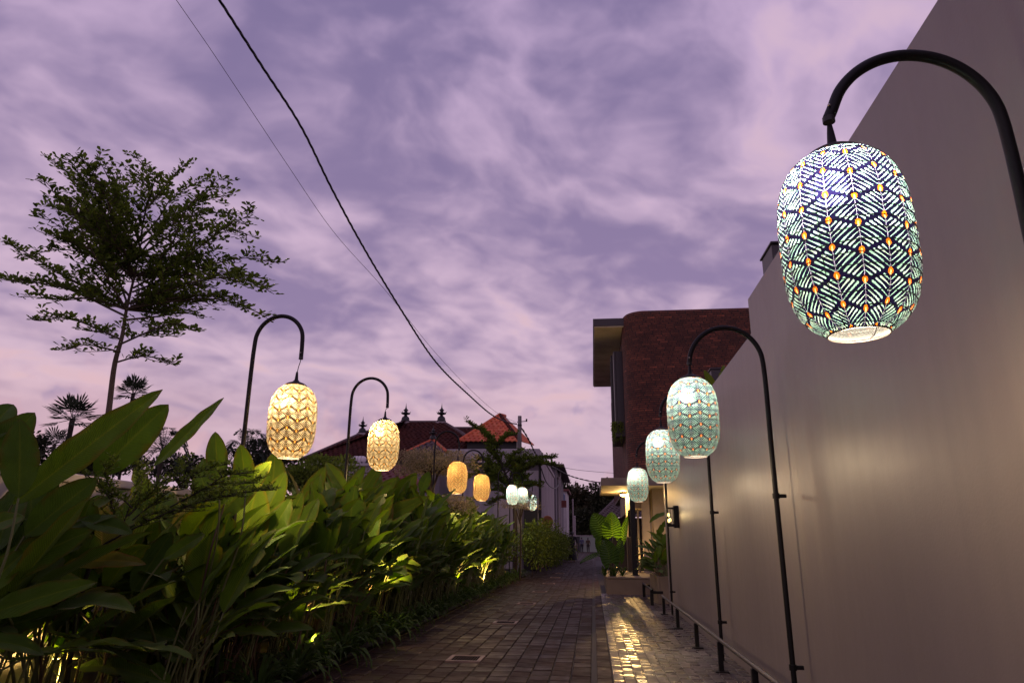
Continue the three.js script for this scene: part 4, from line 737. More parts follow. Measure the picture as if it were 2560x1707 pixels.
{ // planter at the wall end, plants of the terrace
  const p = thing('planter', V(1.2, 0, -14.7), 'narrow beige planter block tucked behind the end of the grey wall', 'planter');
  part('box', merged([box(0, 0, -1.2, 0.05, 0.5, 0.6, 0.01), box(0.0501, 0, 0.55, 0.9, 0.5, 0.6, 0.01), box(0.0501, 0, -1.2, 0.9, 0.5, -1.15, 0.01)]), M.terrace, p);
  part('earth', box(0.051, 0.2, -1.149, 0.9, 0.42, 0.549, 0.004), M.soil, p);
  const near = { canes: 9, h: 0.62, len: 0.4, lean: -0.35, leaves: [2, 4], far: false, wide: 1.5 };
  const a = heliconia(V(1.52, 0.42, -14.6), { ...near, seed: 71 }, 'broad-leaved plant spilling from the planter at the wall end'); a.scale.setScalar(1);
  heliconia(V(1.42, 0.42, -15.1), { ...near, seed: 72, h: 0.5 }, 'bushy green plant at the back of the planter beside the beige wall');
  heliconia(V(1.36, 0.42, -14.3), { ...near, seed: 73, h: 0.3, len: 0.28, canes: 10 }, 'low dark green plant at the front of the planter by the wall end');
  { const f = V(1.75, 0.42, -15.2), t = thing('tall_leaf_plant', f, 'tall plant with one long leaf arching left past the wall sconce', 'plant'), g = bladeGeo(0.26, 0.7, 0.3, 77, 14, 6), A = at(1672, 1282, 15.2).sub(f), B = at(1622, 1294, 14.9).sub(f), C = at(1664, 1375, 15.2).sub(f), D = at(1640, 1325, 15.1).sub(f);
    putMatrix(part('leaf', g, HL[0], t), bladeMatrix(A, B, V(0, 1, 0.5))); putMatrix(part('leaf', BLADES[1], HL[2], t), bladeMatrix(at(1645, 1345, 15.2).sub(f), at(1664, 1296, 15.2).sub(f), V(-0.5, 0.3, 1))); putMatrix(part('leaf', BLADES[3], HL[0], t), bladeMatrix(C, D, V(-0.4, 0.6, 1)));
    part('stem', tube([V(0, 0, 0), V(0.02, 0.6, 0), A], 0.012, 6, false), stemM, t); part('stem', tube([V(-0.03, 0, 0), at(1652, 1395, 15.2).sub(f), at(1645, 1345, 15.2).sub(f)], 0.01, 6, false), stemM, t); part('stem', tube([V(0.03, 0, 0), C], 0.01, 6, false), stemM, t); }
  // elephant ear on the terrace
  const e = at(1532, 1424, 17.0); e.y = 0.37;
  const t = thing('elephant_ear', e, 'elephant ear plant with huge ribbed leaves on the terrace, one glowing bright green', 'plant');
  TX.ear = dataTex(256, 256, (u, v) => { const a = Math.abs(u - 0.5) * 2, w = (v - a * 0.12 + 0.02) * 11, f = Math.abs(w - Math.round(w)), vein = Math.exp(-((f / 0.07) ** 2)) * (1 - a * 0.5), mid = Math.exp(-((a / 0.035) ** 2)), k = 0.62 + 0.3 * f + 0.1 * tnoise(u, v, 8, 8, 3, 6), l = Math.max(vein, mid); return [k * 0.8 + l * 0.5, k + l * 0.3, k * 0.7 + l * 0.5]; });
  TX.earBump = dataTex(256, 256, (u, v) => { const a = Math.abs(u - 0.5) * 2, w = (v - a * 0.12 + 0.02) * 11; return 0.5 + 0.45 * Math.cos(w * 6.283); });
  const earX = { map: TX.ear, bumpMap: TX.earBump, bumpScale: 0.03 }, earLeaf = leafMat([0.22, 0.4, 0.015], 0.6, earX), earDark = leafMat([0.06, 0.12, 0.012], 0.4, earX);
  const ear = (seed) => { // heart-shaped blade with ribs
    const nl = 30, nw = 16, pos = [], uv = [], idx = [], rib = 12;
    for (let i = 0; i <= nl; i++) { const s = i / nl, half = 0.33 * Math.pow(Math.sin(Math.PI * Math.pow(s * 0.97 + 0.03, 0.62)), 0.7) * (s > 0.95 ? (1 - s) * 12 + 0.4 : 1);
      for (let j = 0; j <= nw; j++) { const q = j / nw * 2 - 1, aq = Math.abs(q), back = -0.24 * aq * aq * Math.max(0, 1 - s * 2.2), sw = 0.16 * aq * (1 - s); const z = 0.03 * Math.cos((s + 0.0 - aq * 0.12) * rib * 6.28) * aq * (1 - aq * 0.3) + 0.07 * aq - 0.18 * s * s;
        pos.push(q * half * (1 + 0.05 * Math.cos((s - aq * 0.12) * rib * 6.28) * aq), s + back + sw * 0.4, z); uv.push(j / nw, s); } }
    for (let i = 0; i < nl; i++) for (let j = 0; j < nw; j++) { const a2 = i * (nw + 1) + j, b = a2 + nw + 1; idx.push(a2, a2 + 1, b, b, a2 + 1, b + 1); }
    return geo(pos, null, uv, idx);
  };
  const EG = ear(1);
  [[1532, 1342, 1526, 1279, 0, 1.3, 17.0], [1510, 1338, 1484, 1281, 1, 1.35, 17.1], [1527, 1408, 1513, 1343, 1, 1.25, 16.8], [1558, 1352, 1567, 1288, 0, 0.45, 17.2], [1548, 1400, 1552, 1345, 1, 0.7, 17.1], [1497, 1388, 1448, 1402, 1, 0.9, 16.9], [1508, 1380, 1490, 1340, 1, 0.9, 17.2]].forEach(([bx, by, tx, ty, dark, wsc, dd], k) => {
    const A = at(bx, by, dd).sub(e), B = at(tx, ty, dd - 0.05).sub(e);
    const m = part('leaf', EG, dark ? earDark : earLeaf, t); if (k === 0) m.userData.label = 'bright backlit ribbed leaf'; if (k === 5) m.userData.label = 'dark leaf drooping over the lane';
    putMatrix(m, bladeMatrix(A, B, k === 5 ? V(0, 1, 0.35) : V((k % 3 - 1) * 0.4, 0.3, k === 0 ? -1 : 1), wsc));
    part('stem', tube([V((k - 3) * 0.02, 0, 0), A.clone().multiplyScalar(0.5).add(V((k - 3) * 0.01, 0.05, 0)), A], (s) => 0.02 - 0.01 * s, 7, false, 8), stemM, t);
  });
  const r = rng(17), SG = [0, 1, 2].map((i) => bladeGeo(0.11, 0.9 + 0.4 * i, 0.4, 950 + i, 8, 2, 0.75));
  [[1512, 0, 'spiky strap-leaved plant at the terrace corner'], [1536, 0.1, 'spiky strap-leaved plant at the foot of the elephant ear'], [1556, 0.05, 'spiky strap-leaved plant beside the black porch post']].forEach(([px, dz, l]) => {
    const q = at(px, 1428, 16.75 + dz); q.y = 0.37; const b = thing('strap_plant', q, l, 'plant');
    for (let i = 0; i < 22; i++) { const a = r() * 6.28, el = 0.2 + 0.9 * r(), len = 0.22 + 0.14 * r(), dd = V(Math.cos(a) * Math.sin(el), Math.cos(el), Math.sin(a) * Math.sin(el)); putMatrix(part('leaf', SG[i % 3], strapM, b), bladeMatrix(V(0, 0, 0), dd.clone().multiplyScalar(len), V(-dd.x, 1.2, -dd.z))); }
  });
  // small accent spot behind the elephant ear, lighting its leaf through
  const ap = at(1540, 1420, 17.6); ap.y = 0.37; upLight(ap, ap.clone().add(V(-0.1, 1, 0.3)), 9, 'warm spotlight at the back of the elephant ear', 0.6);
  // leaves showing over the wall top
  const bf = V(1.75, 0, -8.9), bp = thing('banana_plant', bf, 'banana plant whose leaf tips show above the lower wall top', 'plant'), q = (x, y, d) => at(x, y, d).sub(bf);
  const stem0 = q(1800, 985, 9.0); part('stem', tube([V(0, 0, 0), V(0.02, 1.5, 0), stem0], (s) => 0.07 - 0.04 * s, 10, false), stemM, bp);
  const lit = leafMat([0.2, 0.26, 0.02], 0.5);
  [[1798, 985, 1757, 926, 1.0], [1802, 985, 1809, 905, 0.7], [1805, 990, 1850, 900, 0.8]].forEach(([bx, by, tx, ty, w], k) => putMatrix(part('leaf', BLADES[k], lit, bp), bladeMatrix(q(bx, by, 9), q(tx, ty, 9.05), V(-0.3, -0.3, 1), w)));
  const vb = at(1790, 940, 10.2); topMesh('wall_vent', merged([box(-0.08, -0.2, -0.1, 0.08, 0.08, 0.1), box(-0.095, 0.0801, -0.115, 0.095, 0.1, 0.115, 0.004), box(-0.04, -3.1, -0.04, 0.04, -0.2001, 0.04, 0.003)]).translate(vb.x, vb.y, vb.z), M.fascia, 'small dark box on a post between the leaf tips above the lower wall', 'box');
  // wall sconce at the end of the grey wall
  const sc = at(1679, 1292, 11.45), s = thing('wall_sconce', sc, 'dark box wall sconce with glowing bars at the end of the grey wall', 'wall sconce');
  part('back_plate', box(0.03, -0.17, -0.06, 0.11, 0.17, 0.06, 0.006), M.black, s);
  const bar = box(-0.004, -0.11, -0.004, 0.004, 0.12, 0.004, 0.001), gl = new THREE.MeshStandardMaterial({ color: col(0.9, 0.8, 0.5), emissive: col(1, 0.72, 0.22), emissiveIntensity: 3.2 });
  part('cage', merged([box(-0.08, 0.1205, -0.055, 0.03, 0.145, 0.055, 0.004), box(-0.08, -0.15, -0.055, 0.03, -0.11, 0.055, 0.004), ...[-0.05, 0.0, 0.05].map((z) => bar.clone().translate(-0.07, 0, z)), ...[-0.02, 0.02].map((x) => bar.clone().translate(x, 0, 0.05))]), M.black, s);
  for (const [x, y, z] of [[-0.045, 0.03, 0.02], [-0.02, -0.05, 0], [-0.05, -0.06, 0.03]]) part('bulb', new THREE.SphereGeometry(0.018, 12, 10).scale(1, 1.6, 1), gl, s, V(x, y, z));
  const l = new THREE.PointLight(col(1, 0.7, 0.3), 0.25); l.position.set(-0.045, 0.03, 0.02); l.shadow.radius = 0.8; l.castShadow = true; s.add(l);
}

// ---------------------------------------------------------------- houses on the left and the end of the lane
M.roofDark = [[0.05, 0.017, 0.013], [0.06, 0.02, 0.015], [0.042, 0.015, 0.013], [0.056, 0.021, 0.017]].map((c) => new THREE.MeshPhysicalMaterial({ color: col(...c), roughness: 0.95, specularIntensity: 0.15, bumpMap: rep(TX.grain, 3, 3), bumpScale: 0.003 }));
M.roofOrange = [[0.62, 0.12, 0.035], [0.7, 0.15, 0.045], [0.54, 0.1, 0.03], [0.66, 0.17, 0.06]].map((c) => std(c, 0.75, { map: rep(TX.blotch, 3, 3), bumpMap: rep(TX.grain, 3, 3), bumpScale: 0.003 }));
M.roofRed = [[0.12, 0.03, 0.028], [0.15, 0.035, 0.03], [0.1, 0.028, 0.026]].map((c) => std(c, 0.75));
M.roofBrown = [[0.06, 0.034, 0.034], [0.075, 0.045, 0.045], [0.05, 0.03, 0.03]].map((c) => std(c, 0.7));
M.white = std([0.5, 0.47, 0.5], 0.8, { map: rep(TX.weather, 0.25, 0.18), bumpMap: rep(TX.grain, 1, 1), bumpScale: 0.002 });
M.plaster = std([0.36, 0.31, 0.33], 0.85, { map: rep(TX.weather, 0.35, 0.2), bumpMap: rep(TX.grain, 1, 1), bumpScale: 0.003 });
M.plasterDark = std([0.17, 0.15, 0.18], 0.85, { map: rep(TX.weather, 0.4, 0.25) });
M.dark = std([0.012, 0.012, 0.014], 0.5);
M.glass = new THREE.MeshPhysicalMaterial({ color: col(0.02, 0.022, 0.028), roughness: 0.12 });
// one pan tile: wavy across (x), slightly raised at the lower edge; unit size
const PAN = (() => { const pos = [], uv = [], idx = [], n = 7; for (let i = 0; i <= n; i++) { const x = i / n - 0.5, h = 0.16 * Math.sin((x + 0.5) * Math.PI * 2) + 0.05; pos.push(x, -0.1, h - 0.16, x, -0.1, h + 0.16, x, 1.05, h - 0.02); uv.push(x, 0, x, 0.1, x, 1); } for (let i = 0; i < n; i++) { const a = i * 3; for (const k of [0, 1]) idx.push(a + k, a + 3 + k, a + k + 1, a + k + 1, a + 3 + k, a + 4 + k); } return geo(pos, null, uv, idx); })();
// matrices of tiles on the quad A B C D (A-B along the eave, D-C along the ridge)
function tileRows(A, B, C, D, tw, th) {
  const up = D.clone().add(C).sub(A).sub(B), ex = B.clone().sub(A).normalize(), rowsN = Math.max(1, Math.round(up.length() / 2 / th)), nrm = ex.clone().cross(up.clone().normalize()).normalize(), ey = nrm.clone().cross(ex), out = [], H = up.length() / 2;
  for (let i = 0; i < rowsN; i++) { const v = i / rowsN, v2 = (i + 0.6) / rowsN, l = A.clone().lerp(D, v2), rr = B.clone().lerp(C, v2), w = rr.clone().sub(l).dot(ex), x0 = l.clone().sub(A).dot(ex), n = Math.max(1, Math.round(w / tw)), y = A.clone().lerp(D, v); y.addScaledVector(ex, -y.clone().sub(A).dot(ex));
    for (let k = 0; k < n; k++) { const m = new THREE.Matrix4().makeBasis(ex.clone().multiplyScalar(w / n), ey.clone().multiplyScalar(H / rowsN), nrm.clone().multiplyScalar(tw * 0.55)); m.setPosition(y.clone().addScaledVector(ex, x0 + (k + 0.5) * w / n).addScaledVector(nrm, 0.02)); out.push(m); } }
  return out;
}
function roofFace(parent, A, B, C, D, mats, tw, th, single, seed = 1) {
  const q = geo([...A.toArray(), ...B.toArray(), ...C.toArray(), ...A.toArray(), ...C.toArray(), ...D.toArray()], null, [0, 0, 1, 0, 1, 1, 0, 0, 1, 1, 0, 1]);
  const r = rng(seed), list = tileRows(A, B, C, D, tw, th), face = part('roof', q, M.dark, parent);
  if (single) for (const m of list) putMatrix(part('roof_tile', PAN, mats[Math.floor(r() * mats.length)], face), m);
  else mats.forEach((mt, k) => { const l = list.filter((_, i) => (i * 7 + (i >> 3)) % mats.length === k); if (!l.length) return; const im = shade(new THREE.InstancedMesh(PAN, mt, l.length)); l.forEach((m, i) => im.setMatrixAt(i, m)); im.name = 'roof_tile'; im.userData.kind = 'stuff'; face.add(im); });
  return face;
}
const ridge = (parent, a, b, r, mat) => part('ridge_cap', tube([a, b], r, 8), mat, parent);
const FIN = new THREE.LatheGeometry([[0.001, 0], [0.34, 0], [0.34, 0.12], [0.26, 0.14], [0.3, 0.2], [0.26, 0.34], [0.12, 0.46], [0.1, 0.52], [0.32, 0.6], [0.34, 0.66], [0.14, 0.72], [0.1, 0.8], [0.2, 0.86], [0.12, 0.94], [0.05, 1.05], [0.02, 1.25], [0.001, 1.45]].map((p) => new THREE.Vector2(...p)), 16);
const LEAFLET = merged([0, 1, 2, 3, 4, 5].map((k) => new THREE.ConeGeometry(0.05, 0.24, 5).rotateZ(-0.7).translate(0.33, 0.7, 0).rotateY(k * 1.047)));
{ // large dark tiled house
  const dF = 33, dR = 38, base = at(1000, 1300, 36); base.y = 0;
  const t = thing('tiled_house', base, 'large house with a sweeping dark tiled hip roof and ornate roof finials', 'house'), q = (x, y, d) => at(x, y, d).sub(base);
  const E1 = q(752, 1150, dF), E2 = q(1232, 1150, dF), K1 = q(905, 1084, 36), K2 = q(1152, 1095, 36), R1 = q(1013, 1056, dR), R2 = q(1108, 1056, dR), BL = q(800, 1150, 44), BK = q(1215, 1150, 44);
  E2.y = E1.y; K2.y = K1.y; K2.z = K1.z;
  roofFace(t, E1, E2, K2, K1, M.roofDark, 0.26, 0.27, false, 1); roofFace(t, K1, K2, R2, R1, M.roofDark, 0.26, 0.27, false, 2);
  roofFace(t, E2, BK, R2.clone(), K2, M.roofDark, 0.26, 0.3, false, 3); roofFace(t, BL, E1, K1, R1.clone(), M.roofDark, 0.26, 0.3, false, 4);
  for (const [a, b] of [[E1, K1], [K1, R1], [R1, R2], [R2, K2], [K2, E2]]) ridge(t, a, b, 0.11, M.roofBrown[1]);
  const rear = [q(1095, 1100, 40), q(1215, 1100, 40), q(1190, 1071, 42), q(1118, 1071, 42)]; roofFace(t, ...rear, M.roofDark, 0.26, 0.27, false, 5); ridge(t, rear[3], rear[2], 0.11, M.roofBrown[0]);
  const wb = box(E1.x + 0.8, 0, E1.z - 8, E2.x - 0.5, E1.y + 0.25, E1.z - 0.9, 0.02); part('house_wall', wb, M.plasterDark, t);
  for (const [x, y, d, s] of [[1013, 1055, dR, 0.78], [1103, 1055, dR, 0.78], [905, 1083, 36, 0.66]]) {
    const f = thing('roof_finial', at(x, y, d), { 1013: 'left one of two dark ornate finials on the dark roof ridge', 1103: 'right one of two dark ornate finials on the dark roof ridge', 905: 'lone lower dark finial on the left slope of the dark roof' }[x], 'roof finial', 'ornate finials on the dark tiled roof');
    part('body', FIN, M.dark, f); part('petals', LEAFLET, M.dark, f); f.scale.setScalar(s);
    part('plinth', box(-0.36, -0.3, -0.36, 0.36, 0.0, 0.36, 0.03), M.plaster, f);
  }
}
{ // small hip-roofed pavilion and the low red roof
  const b1 = at(1082, 1250, 26); b1.y = 0;
  const t = thing('pavilion', b1, 'small dark hip-roofed pavilion with a finial, in front of the large dark roof', 'house'), q = (x, y, d) => at(x, y, d).sub(b1);
  const A = q(1015, 1131, 25), B = q(1118, 1131, 25), P = q(1082, 1100, 26.2), C = q(1120, 1131, 27.6), D = q(1020, 1131, 27.6);
  roofFace(t, A, B, P, P, M.roofBrown, 0.24, 0.26, true, 5); roofFace(t, B, C, P, P, M.roofBrown, 0.24, 0.26, false, 6); roofFace(t, D, A, P, P, M.roofBrown, 0.24, 0.26, false, 7);
  ridge(t, A, P, 0.075, M.roofOrange[2]); ridge(t, B, P, 0.075, M.roofOrange[2]);
  part('pavilion_wall', box(A.x + 0.3, 0, C.z + 0.3, B.x - 0.3, A.y - 0.01, A.z - 0.3, 0.02), M.plasterDark, t);
  const f = thing('roof_finial', at(1082, 1100, 26.2), 'small dark finial on the little hip-roofed pavilion', 'roof finial'); part('body', FIN, M.dark, f); part('petals', LEAFLET, M.dark, f); f.scale.setScalar(0.42);
  const b2 = at(960, 1300, 20); b2.y = 0;
  const u = thing('garden_house', b2, 'low house with a dark red tiled hip roof, just behind the hedge leaves', 'house'), p = (x, y, d) => at(x, y, d).sub(b2);
  const A2 = p(850, 1226, 19), B2 = p(1062, 1226, 19), R1 = p(985, 1168, 21), R2 = p(1012, 1168, 21), C2 = p(1060, 1226, 23.5), D2 = p(868, 1226, 23.5);
  roofFace(u, A2, B2, R2, R1, M.roofRed, 0.22, 0.24, true, 8); roofFace(u, B2, C2, R2, R2, M.roofRed, 0.22, 0.24, false, 9); roofFace(u, D2, A2, R1, R1, M.roofRed, 0.22, 0.24, false, 10);
  ridge(u, A2, R1, 0.07, M.roofRed[1]); ridge(u, B2, R2, 0.07, M.roofRed[1]); ridge(u, R1, R2, 0.07, M.roofRed[1]);
  part('house_wall', box(A2.x + 0.3, 0, C2.z + 0.3, B2.x - 0.3, A2.y - 0.01, A2.z - 0.3, 0.02), M.plaster, u);
  const b3 = at(910, 1160, 27); b3.y = 0; const top = at(910, 1158, 27).y;
  const v = thing('flat_roofed_house', b3, 'pale flat-roofed house wall showing between the first two left lamp posts', 'house');
  part('house_wall', box(-1.1, 0, -3, 1.1, top - 0.12, 0, 0.02), M.plaster, v); part('parapet', box(-1.18, top - 0.119, -3.05, 1.18, top, 0.08, 0.02), M.white, v);
  const wt = thing('water_tank', at(896, 1157, 27.6), 'white horizontal water tank lying on the flat roof', 'water tank'); part('drum', new THREE.CapsuleGeometry(0.15, 0.34, 8, 20).rotateZ(Math.PI / 2).translate(0, 0.13, 0), std([0.6, 0.56, 0.58], 0.5), wt);
  part('bands', merged([-0.14, 0, 0.14].map((x) => new THREE.TorusGeometry(0.152, 0.008, 6, 24).rotateY(Math.PI / 2).translate(x, 0.13, 0))), M.plasterDark, wt); part('cradle', merged([box(-0.2, -0.03, -0.12, -0.14, 0.03, 0.12, 0.005), box(0.14, -0.03, -0.12, 0.2, 0.03, 0.12, 0.005)]), M.dark, wt);
}
{ // white house with the orange roof at the lane
  const dF = 31, c0 = at(1347, 1300, dF), base = V(c0.x, 0, -dF), X0 = at(1108, 1300, dF).x - c0.x;
  const top = at(1347, 1117, dF).y, t = thing('white_house', base, 'white house with an orange tiled hip roof behind a parapet, next to the concrete pole', 'house'), q = (x, y, d) => at(x, y, d).sub(base);
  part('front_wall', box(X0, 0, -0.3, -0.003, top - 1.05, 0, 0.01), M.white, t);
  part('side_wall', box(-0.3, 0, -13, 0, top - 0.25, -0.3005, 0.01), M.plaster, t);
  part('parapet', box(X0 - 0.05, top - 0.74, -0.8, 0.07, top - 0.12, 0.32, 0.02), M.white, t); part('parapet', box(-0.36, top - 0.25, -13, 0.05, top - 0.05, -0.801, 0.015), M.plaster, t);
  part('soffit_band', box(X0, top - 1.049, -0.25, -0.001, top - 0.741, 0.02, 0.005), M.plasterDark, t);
  part('wall_base', box(-0.2, 0, -13, 0.02, 0.95, 0.02, 0.01), std([0.42, 0.23, 0.16], 0.8, { map: rep(TX.weather, 0.5, 0.5) }), t);
  const ledge = at(1200, 1146, dF).y; part('ledge', box(X0 + 0.9, ledge - 0.04, 0, -0.9, ledge + 0.04, 0.35, 0.01), M.white, t);
  for (const [px0, px1, py0, py1] of [[1177, 1205, 1153, 1176], [1268, 1292, 1153, 1176]]) { const a = q(px0, py1, dF), b = q(px1, py0, dF), w = part('window', merged([box(a.x, a.y, -0.01, a.x + 0.05, b.y, 0.05, 0.005), box(b.x - 0.05, a.y, -0.01, b.x, b.y, 0.05, 0.005), box(a.x + 0.051, b.y - 0.05, -0.01, b.x - 0.051, b.y, 0.05, 0.005), box(a.x + 0.051, a.y, -0.01, b.x - 0.051, a.y + 0.05, 0.05, 0.005)]), M.plasterDark, t); part('pane', box(a.x + 0.051, a.y + 0.051, 0.003, b.x - 0.051, b.y - 0.051, 0.012, 0), M.glass, w); }
  { const a = q(1310, 1330, dF), b = q(1344, 1275, dF); const d = part('door', box(a.x, 0, 0.004, b.x, b.y, 0.05, 0.005), M.dark, t); part('door_frame', merged([box(a.x - 0.08, 0, 0.003, a.x - 0.001, b.y, 0.07, 0.005), box(a.x - 0.08, b.y + 0.001, 0.003, b.x + 0.08, b.y + 0.09, 0.07, 0.005)]), M.plasterDark, d); }
  part('drainpipe', merged([tube([V(0.06, 0, 0.03), V(0.06, top - 0.9, 0.03), V(0.06, top - 0.55, 0.25), V(-0.1, top - 0.4, 0.36)], 0.06, 8), ...[1, 2.4, 3.8].map((y) => new THREE.CylinderGeometry(0.075, 0.075, 0.06, 10).translate(0.06, y, 0.03))]), M.dark, t);
  const A = q(1146, 1103, 31.6), B = q(1300, 1103, 31.6), P = q(1249, 1037, 34.4), P2 = q(1262, 1040, 36), C = q(1334, 1113, 38), D = q(1180, 1103, 38);
  roofFace(t, A, B, P, P, M.roofOrange, 0.22, 0.3, true, 11); roofFace(t, B, C, P2, P, M.roofOrange, 0.22, 0.3, false, 12); roofFace(t, D, A, P, P2, M.roofOrange, 0.22, 0.3, false, 13);
  ridge(t, A, P, 0.1, M.roofOrange[0]); ridge(t, B, P, 0.1, M.roofDark[0]); ridge(t, P, P2, 0.1, M.roofOrange[2]);
  part('upper_wall', box(A.x + 0.35, top - 0.12, C.z + 0.5, B.x - 0.2, A.y + 0.12, A.z - 0.35, 0.01), M.dark, t);
  // the neighbour along the lane
  const b2 = V(c0.x + 0.08, 0, -44.2), top2 = at(1390, 1178, 47).y;
  const u = thing('row_house', b2, 'grey rendered row house further along the left side of the lane, with a tiled eave', 'house');
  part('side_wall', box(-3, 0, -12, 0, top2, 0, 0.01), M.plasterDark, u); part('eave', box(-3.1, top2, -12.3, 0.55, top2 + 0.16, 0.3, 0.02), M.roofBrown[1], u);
  part('roller_door', merged([...Array(16)].map((_, k) => box(0.002, 0.2 + k * 0.2, -6.5, 0.04, 0.385 + k * 0.2, -2.2, 0.01))), M.plasterDark, u);
  part('sign_board', box(0.01, 3.6, -7.5, 0.4, 4.1, -7.4, 0.01), std([0.16, 0.035, 0.03], 0.6), u); part('drainpipe', tube([V(0.12, 0, -3.2), V(0.12, top2, -3.2)], 0.08, 8), M.plaster, u);
  const b3 = at(1408, 1300, 66); b3.y = 0; const top3 = at(1408, 1228, 66).y, v = thing('small_white_house', b3, 'small white house far down the lane with a blue roof tank', 'house');
  part('house_wall', box(-2.5, 0, -6, 0.35, top3, 0, 0.02), M.white, v); part('eave', box(-2.6, top3, -6.2, 0.6, top3 + 0.2, 0.2, 0.02), M.roofRed[0], v);
  const tk = thing('blue_tank', at(1402, 1250, 64), 'blue tank box on the wall of the small white house', 'tank'); part('tank_body', new THREE.CylinderGeometry(0.42, 0.42, 0.9, 20), std([0.05, 0.08, 0.16], 0.5), tk); part('lid', new THREE.CylinderGeometry(0.3, 0.44, 0.16, 20).translate(0, 0.53, 0), std([0.05, 0.08, 0.16], 0.5), tk);
  const sg = thing('round_sign', at(1369, 1304, 30), 'round brown sign disc standing above the hedge by the plastered wall', 'sign');
  part('disc', new THREE.CylinderGeometry(0.23, 0.23, 0.06, 28).rotateX(Math.PI / 2).rotateY(0.5), std([0.2, 0.075, 0.04], 0.5), sg); part('rim', new THREE.TorusGeometry(0.235, 0.022, 8, 32).rotateY(0.5), std([0.3, 0.13, 0.07], 0.5), sg); part('pole', tube([V(0, -1.9, 0), V(0, -0.23, 0)], 0.025, 8), M.black, sg);
}
{ // porch roof of the house beyond, pale wall at the lane end
  const b = at(1560, 1300, 33); b.y = 0;
  const t = thing('tiled_porch', b, 'low brown tiled hip roof beyond the canopy, behind the elephant ear', 'house'), q = (x, y, d) => at(x, y, d).sub(b);
  const A = q(1494, 1292, 32), B = q(1680, 1292, 32), R1 = q(1545, 1242, 35), R2 = q(1660, 1242, 35), D = q(1497, 1292, 38);
  roofFace(t, A, B, R2, R1, M.roofBrown, 0.2, 0.24, true, 20); roofFace(t, D, A, R1, R1, M.roofBrown, 0.2, 0.24, false, 21); ridge(t, A, R1, 0.07, M.roofBrown[1]); ridge(t, R1, R2, 0.07, M.roofBrown[1]);
  part('house_wall', box(A.x + 0.6, 0, -5, B.x, A.y - 0.02, A.z - 0.5, 0.02), M.darkPanel, t);
  const w0 = at(1428, 1375, 95), w1 = at(1493, 1375, 95), h = at(1450, 1340, 95).y, e = thing('end_wall', V(0, 0, -95), 'pale greenish wall closing the far end of the lane', 'wall');
  part('wall_body', box(w0.x, -0.05, -0.2, w1.x, h, 0, 0.02), std([0.2, 0.23, 0.2], 0.8), e); part('coping', box(w0.x - 0.1, h + 0.002, -0.25, w1.x + 0.1, h + 0.1, 0.05, 0.02), M.plaster, e); const pp = at(1446, 1360, 94.7); part('pillar', box(pp.x - 0.2, 0, 0.002, pp.x + 0.2, h - 0.05, 0.3, 0.02), M.dark, e);
}
// poles and wires
{
  const p0 = at(1298, 1300, 25), top = at(1293, 1040, 25).y, t = thing('concrete_pole', V(p0.x, 0, -25), 'slender concrete utility pole standing before the white house', 'utility pole');
  part('shaft', tube([V(0, -0.05, 0), V(0, top, 0)], (s) => 0.105 - 0.035 * s, 14), std([0.3, 0.28, 0.29], 0.8, { map: rep(TX.weather, 2, 0.4) }), t);
  part('bracket', merged([tube([V(-0.1, top - 0.22, 0), V(0.28, top - 0.2, 0.05)], 0.014, 6), new THREE.CylinderGeometry(0.03, 0.03, 0.1, 10).translate(0.26, top - 0.17, 0.05), new THREE.CylinderGeometry(0.083, 0.083, 0.06, 14).translate(0, top - 0.35, 0), new THREE.CylinderGeometry(0.09, 0.09, 0.08, 14).translate(0, top - 1.25, 0)]), M.dark, t);
  for (const [px, py0, py1, d, l] of [[1432, 1250, 1340, 70, 'thin pale pole far down the lane on the left'], [1437, 1292, 1388, 60, 'thin white lamp standard far down the lane'], [1396, 1195, 1300, 46, 'slim grey pole by the row house']]) { const a = at(px, py0, d), o = thing('distant_pole', V(a.x, 0, a.z), l, 'pole'); part('shaft', tube([V(0, 0, 0), V(0, a.y, 0)], 0.07, 8), M.plaster, o); part('cap', new THREE.SphereGeometry(0.1, 10, 8).translate(0, a.y, 0), M.plaster, o); }
}
function planeWire(A, B, pix) { // points of the wire, all in the vertical plane through A and B
  const n = V(B.z - A.z, 0, A.x - B.x).normalize(), c = n.dot(A);
  return pix.map(([x, y]) => { const r = rayDir(x, y), k = (c - n.dot(camera.position)) / n.dot(r); return r.multiplyScalar(k).add(camera.position); });
}
function strands(pts, n, R, r, pitch, samples) {
  const cv = new THREE.CatmullRomCurve3(pts, false, 'centripetal'), len = cv.getLength(), list = [];
  for (let k = 0; k < n; k++) { const q = []; for (let i = 0; i <= samples; i++) { const u = i / samples, p = cv.getPointAt(u), tn = cv.getTangentAt(u), s = tn.clone().cross(UP).normalize(), b = s.clone().cross(tn), a = u * len / pitch * 6.283 + k * 6.283 / n; q.push(p.addScaledVector(s, Math.cos(a) * R).addScaledVector(b, Math.sin(a) * R)); } list.push(tube(q, r, 5, true, samples)); }
  return merged(list);
}
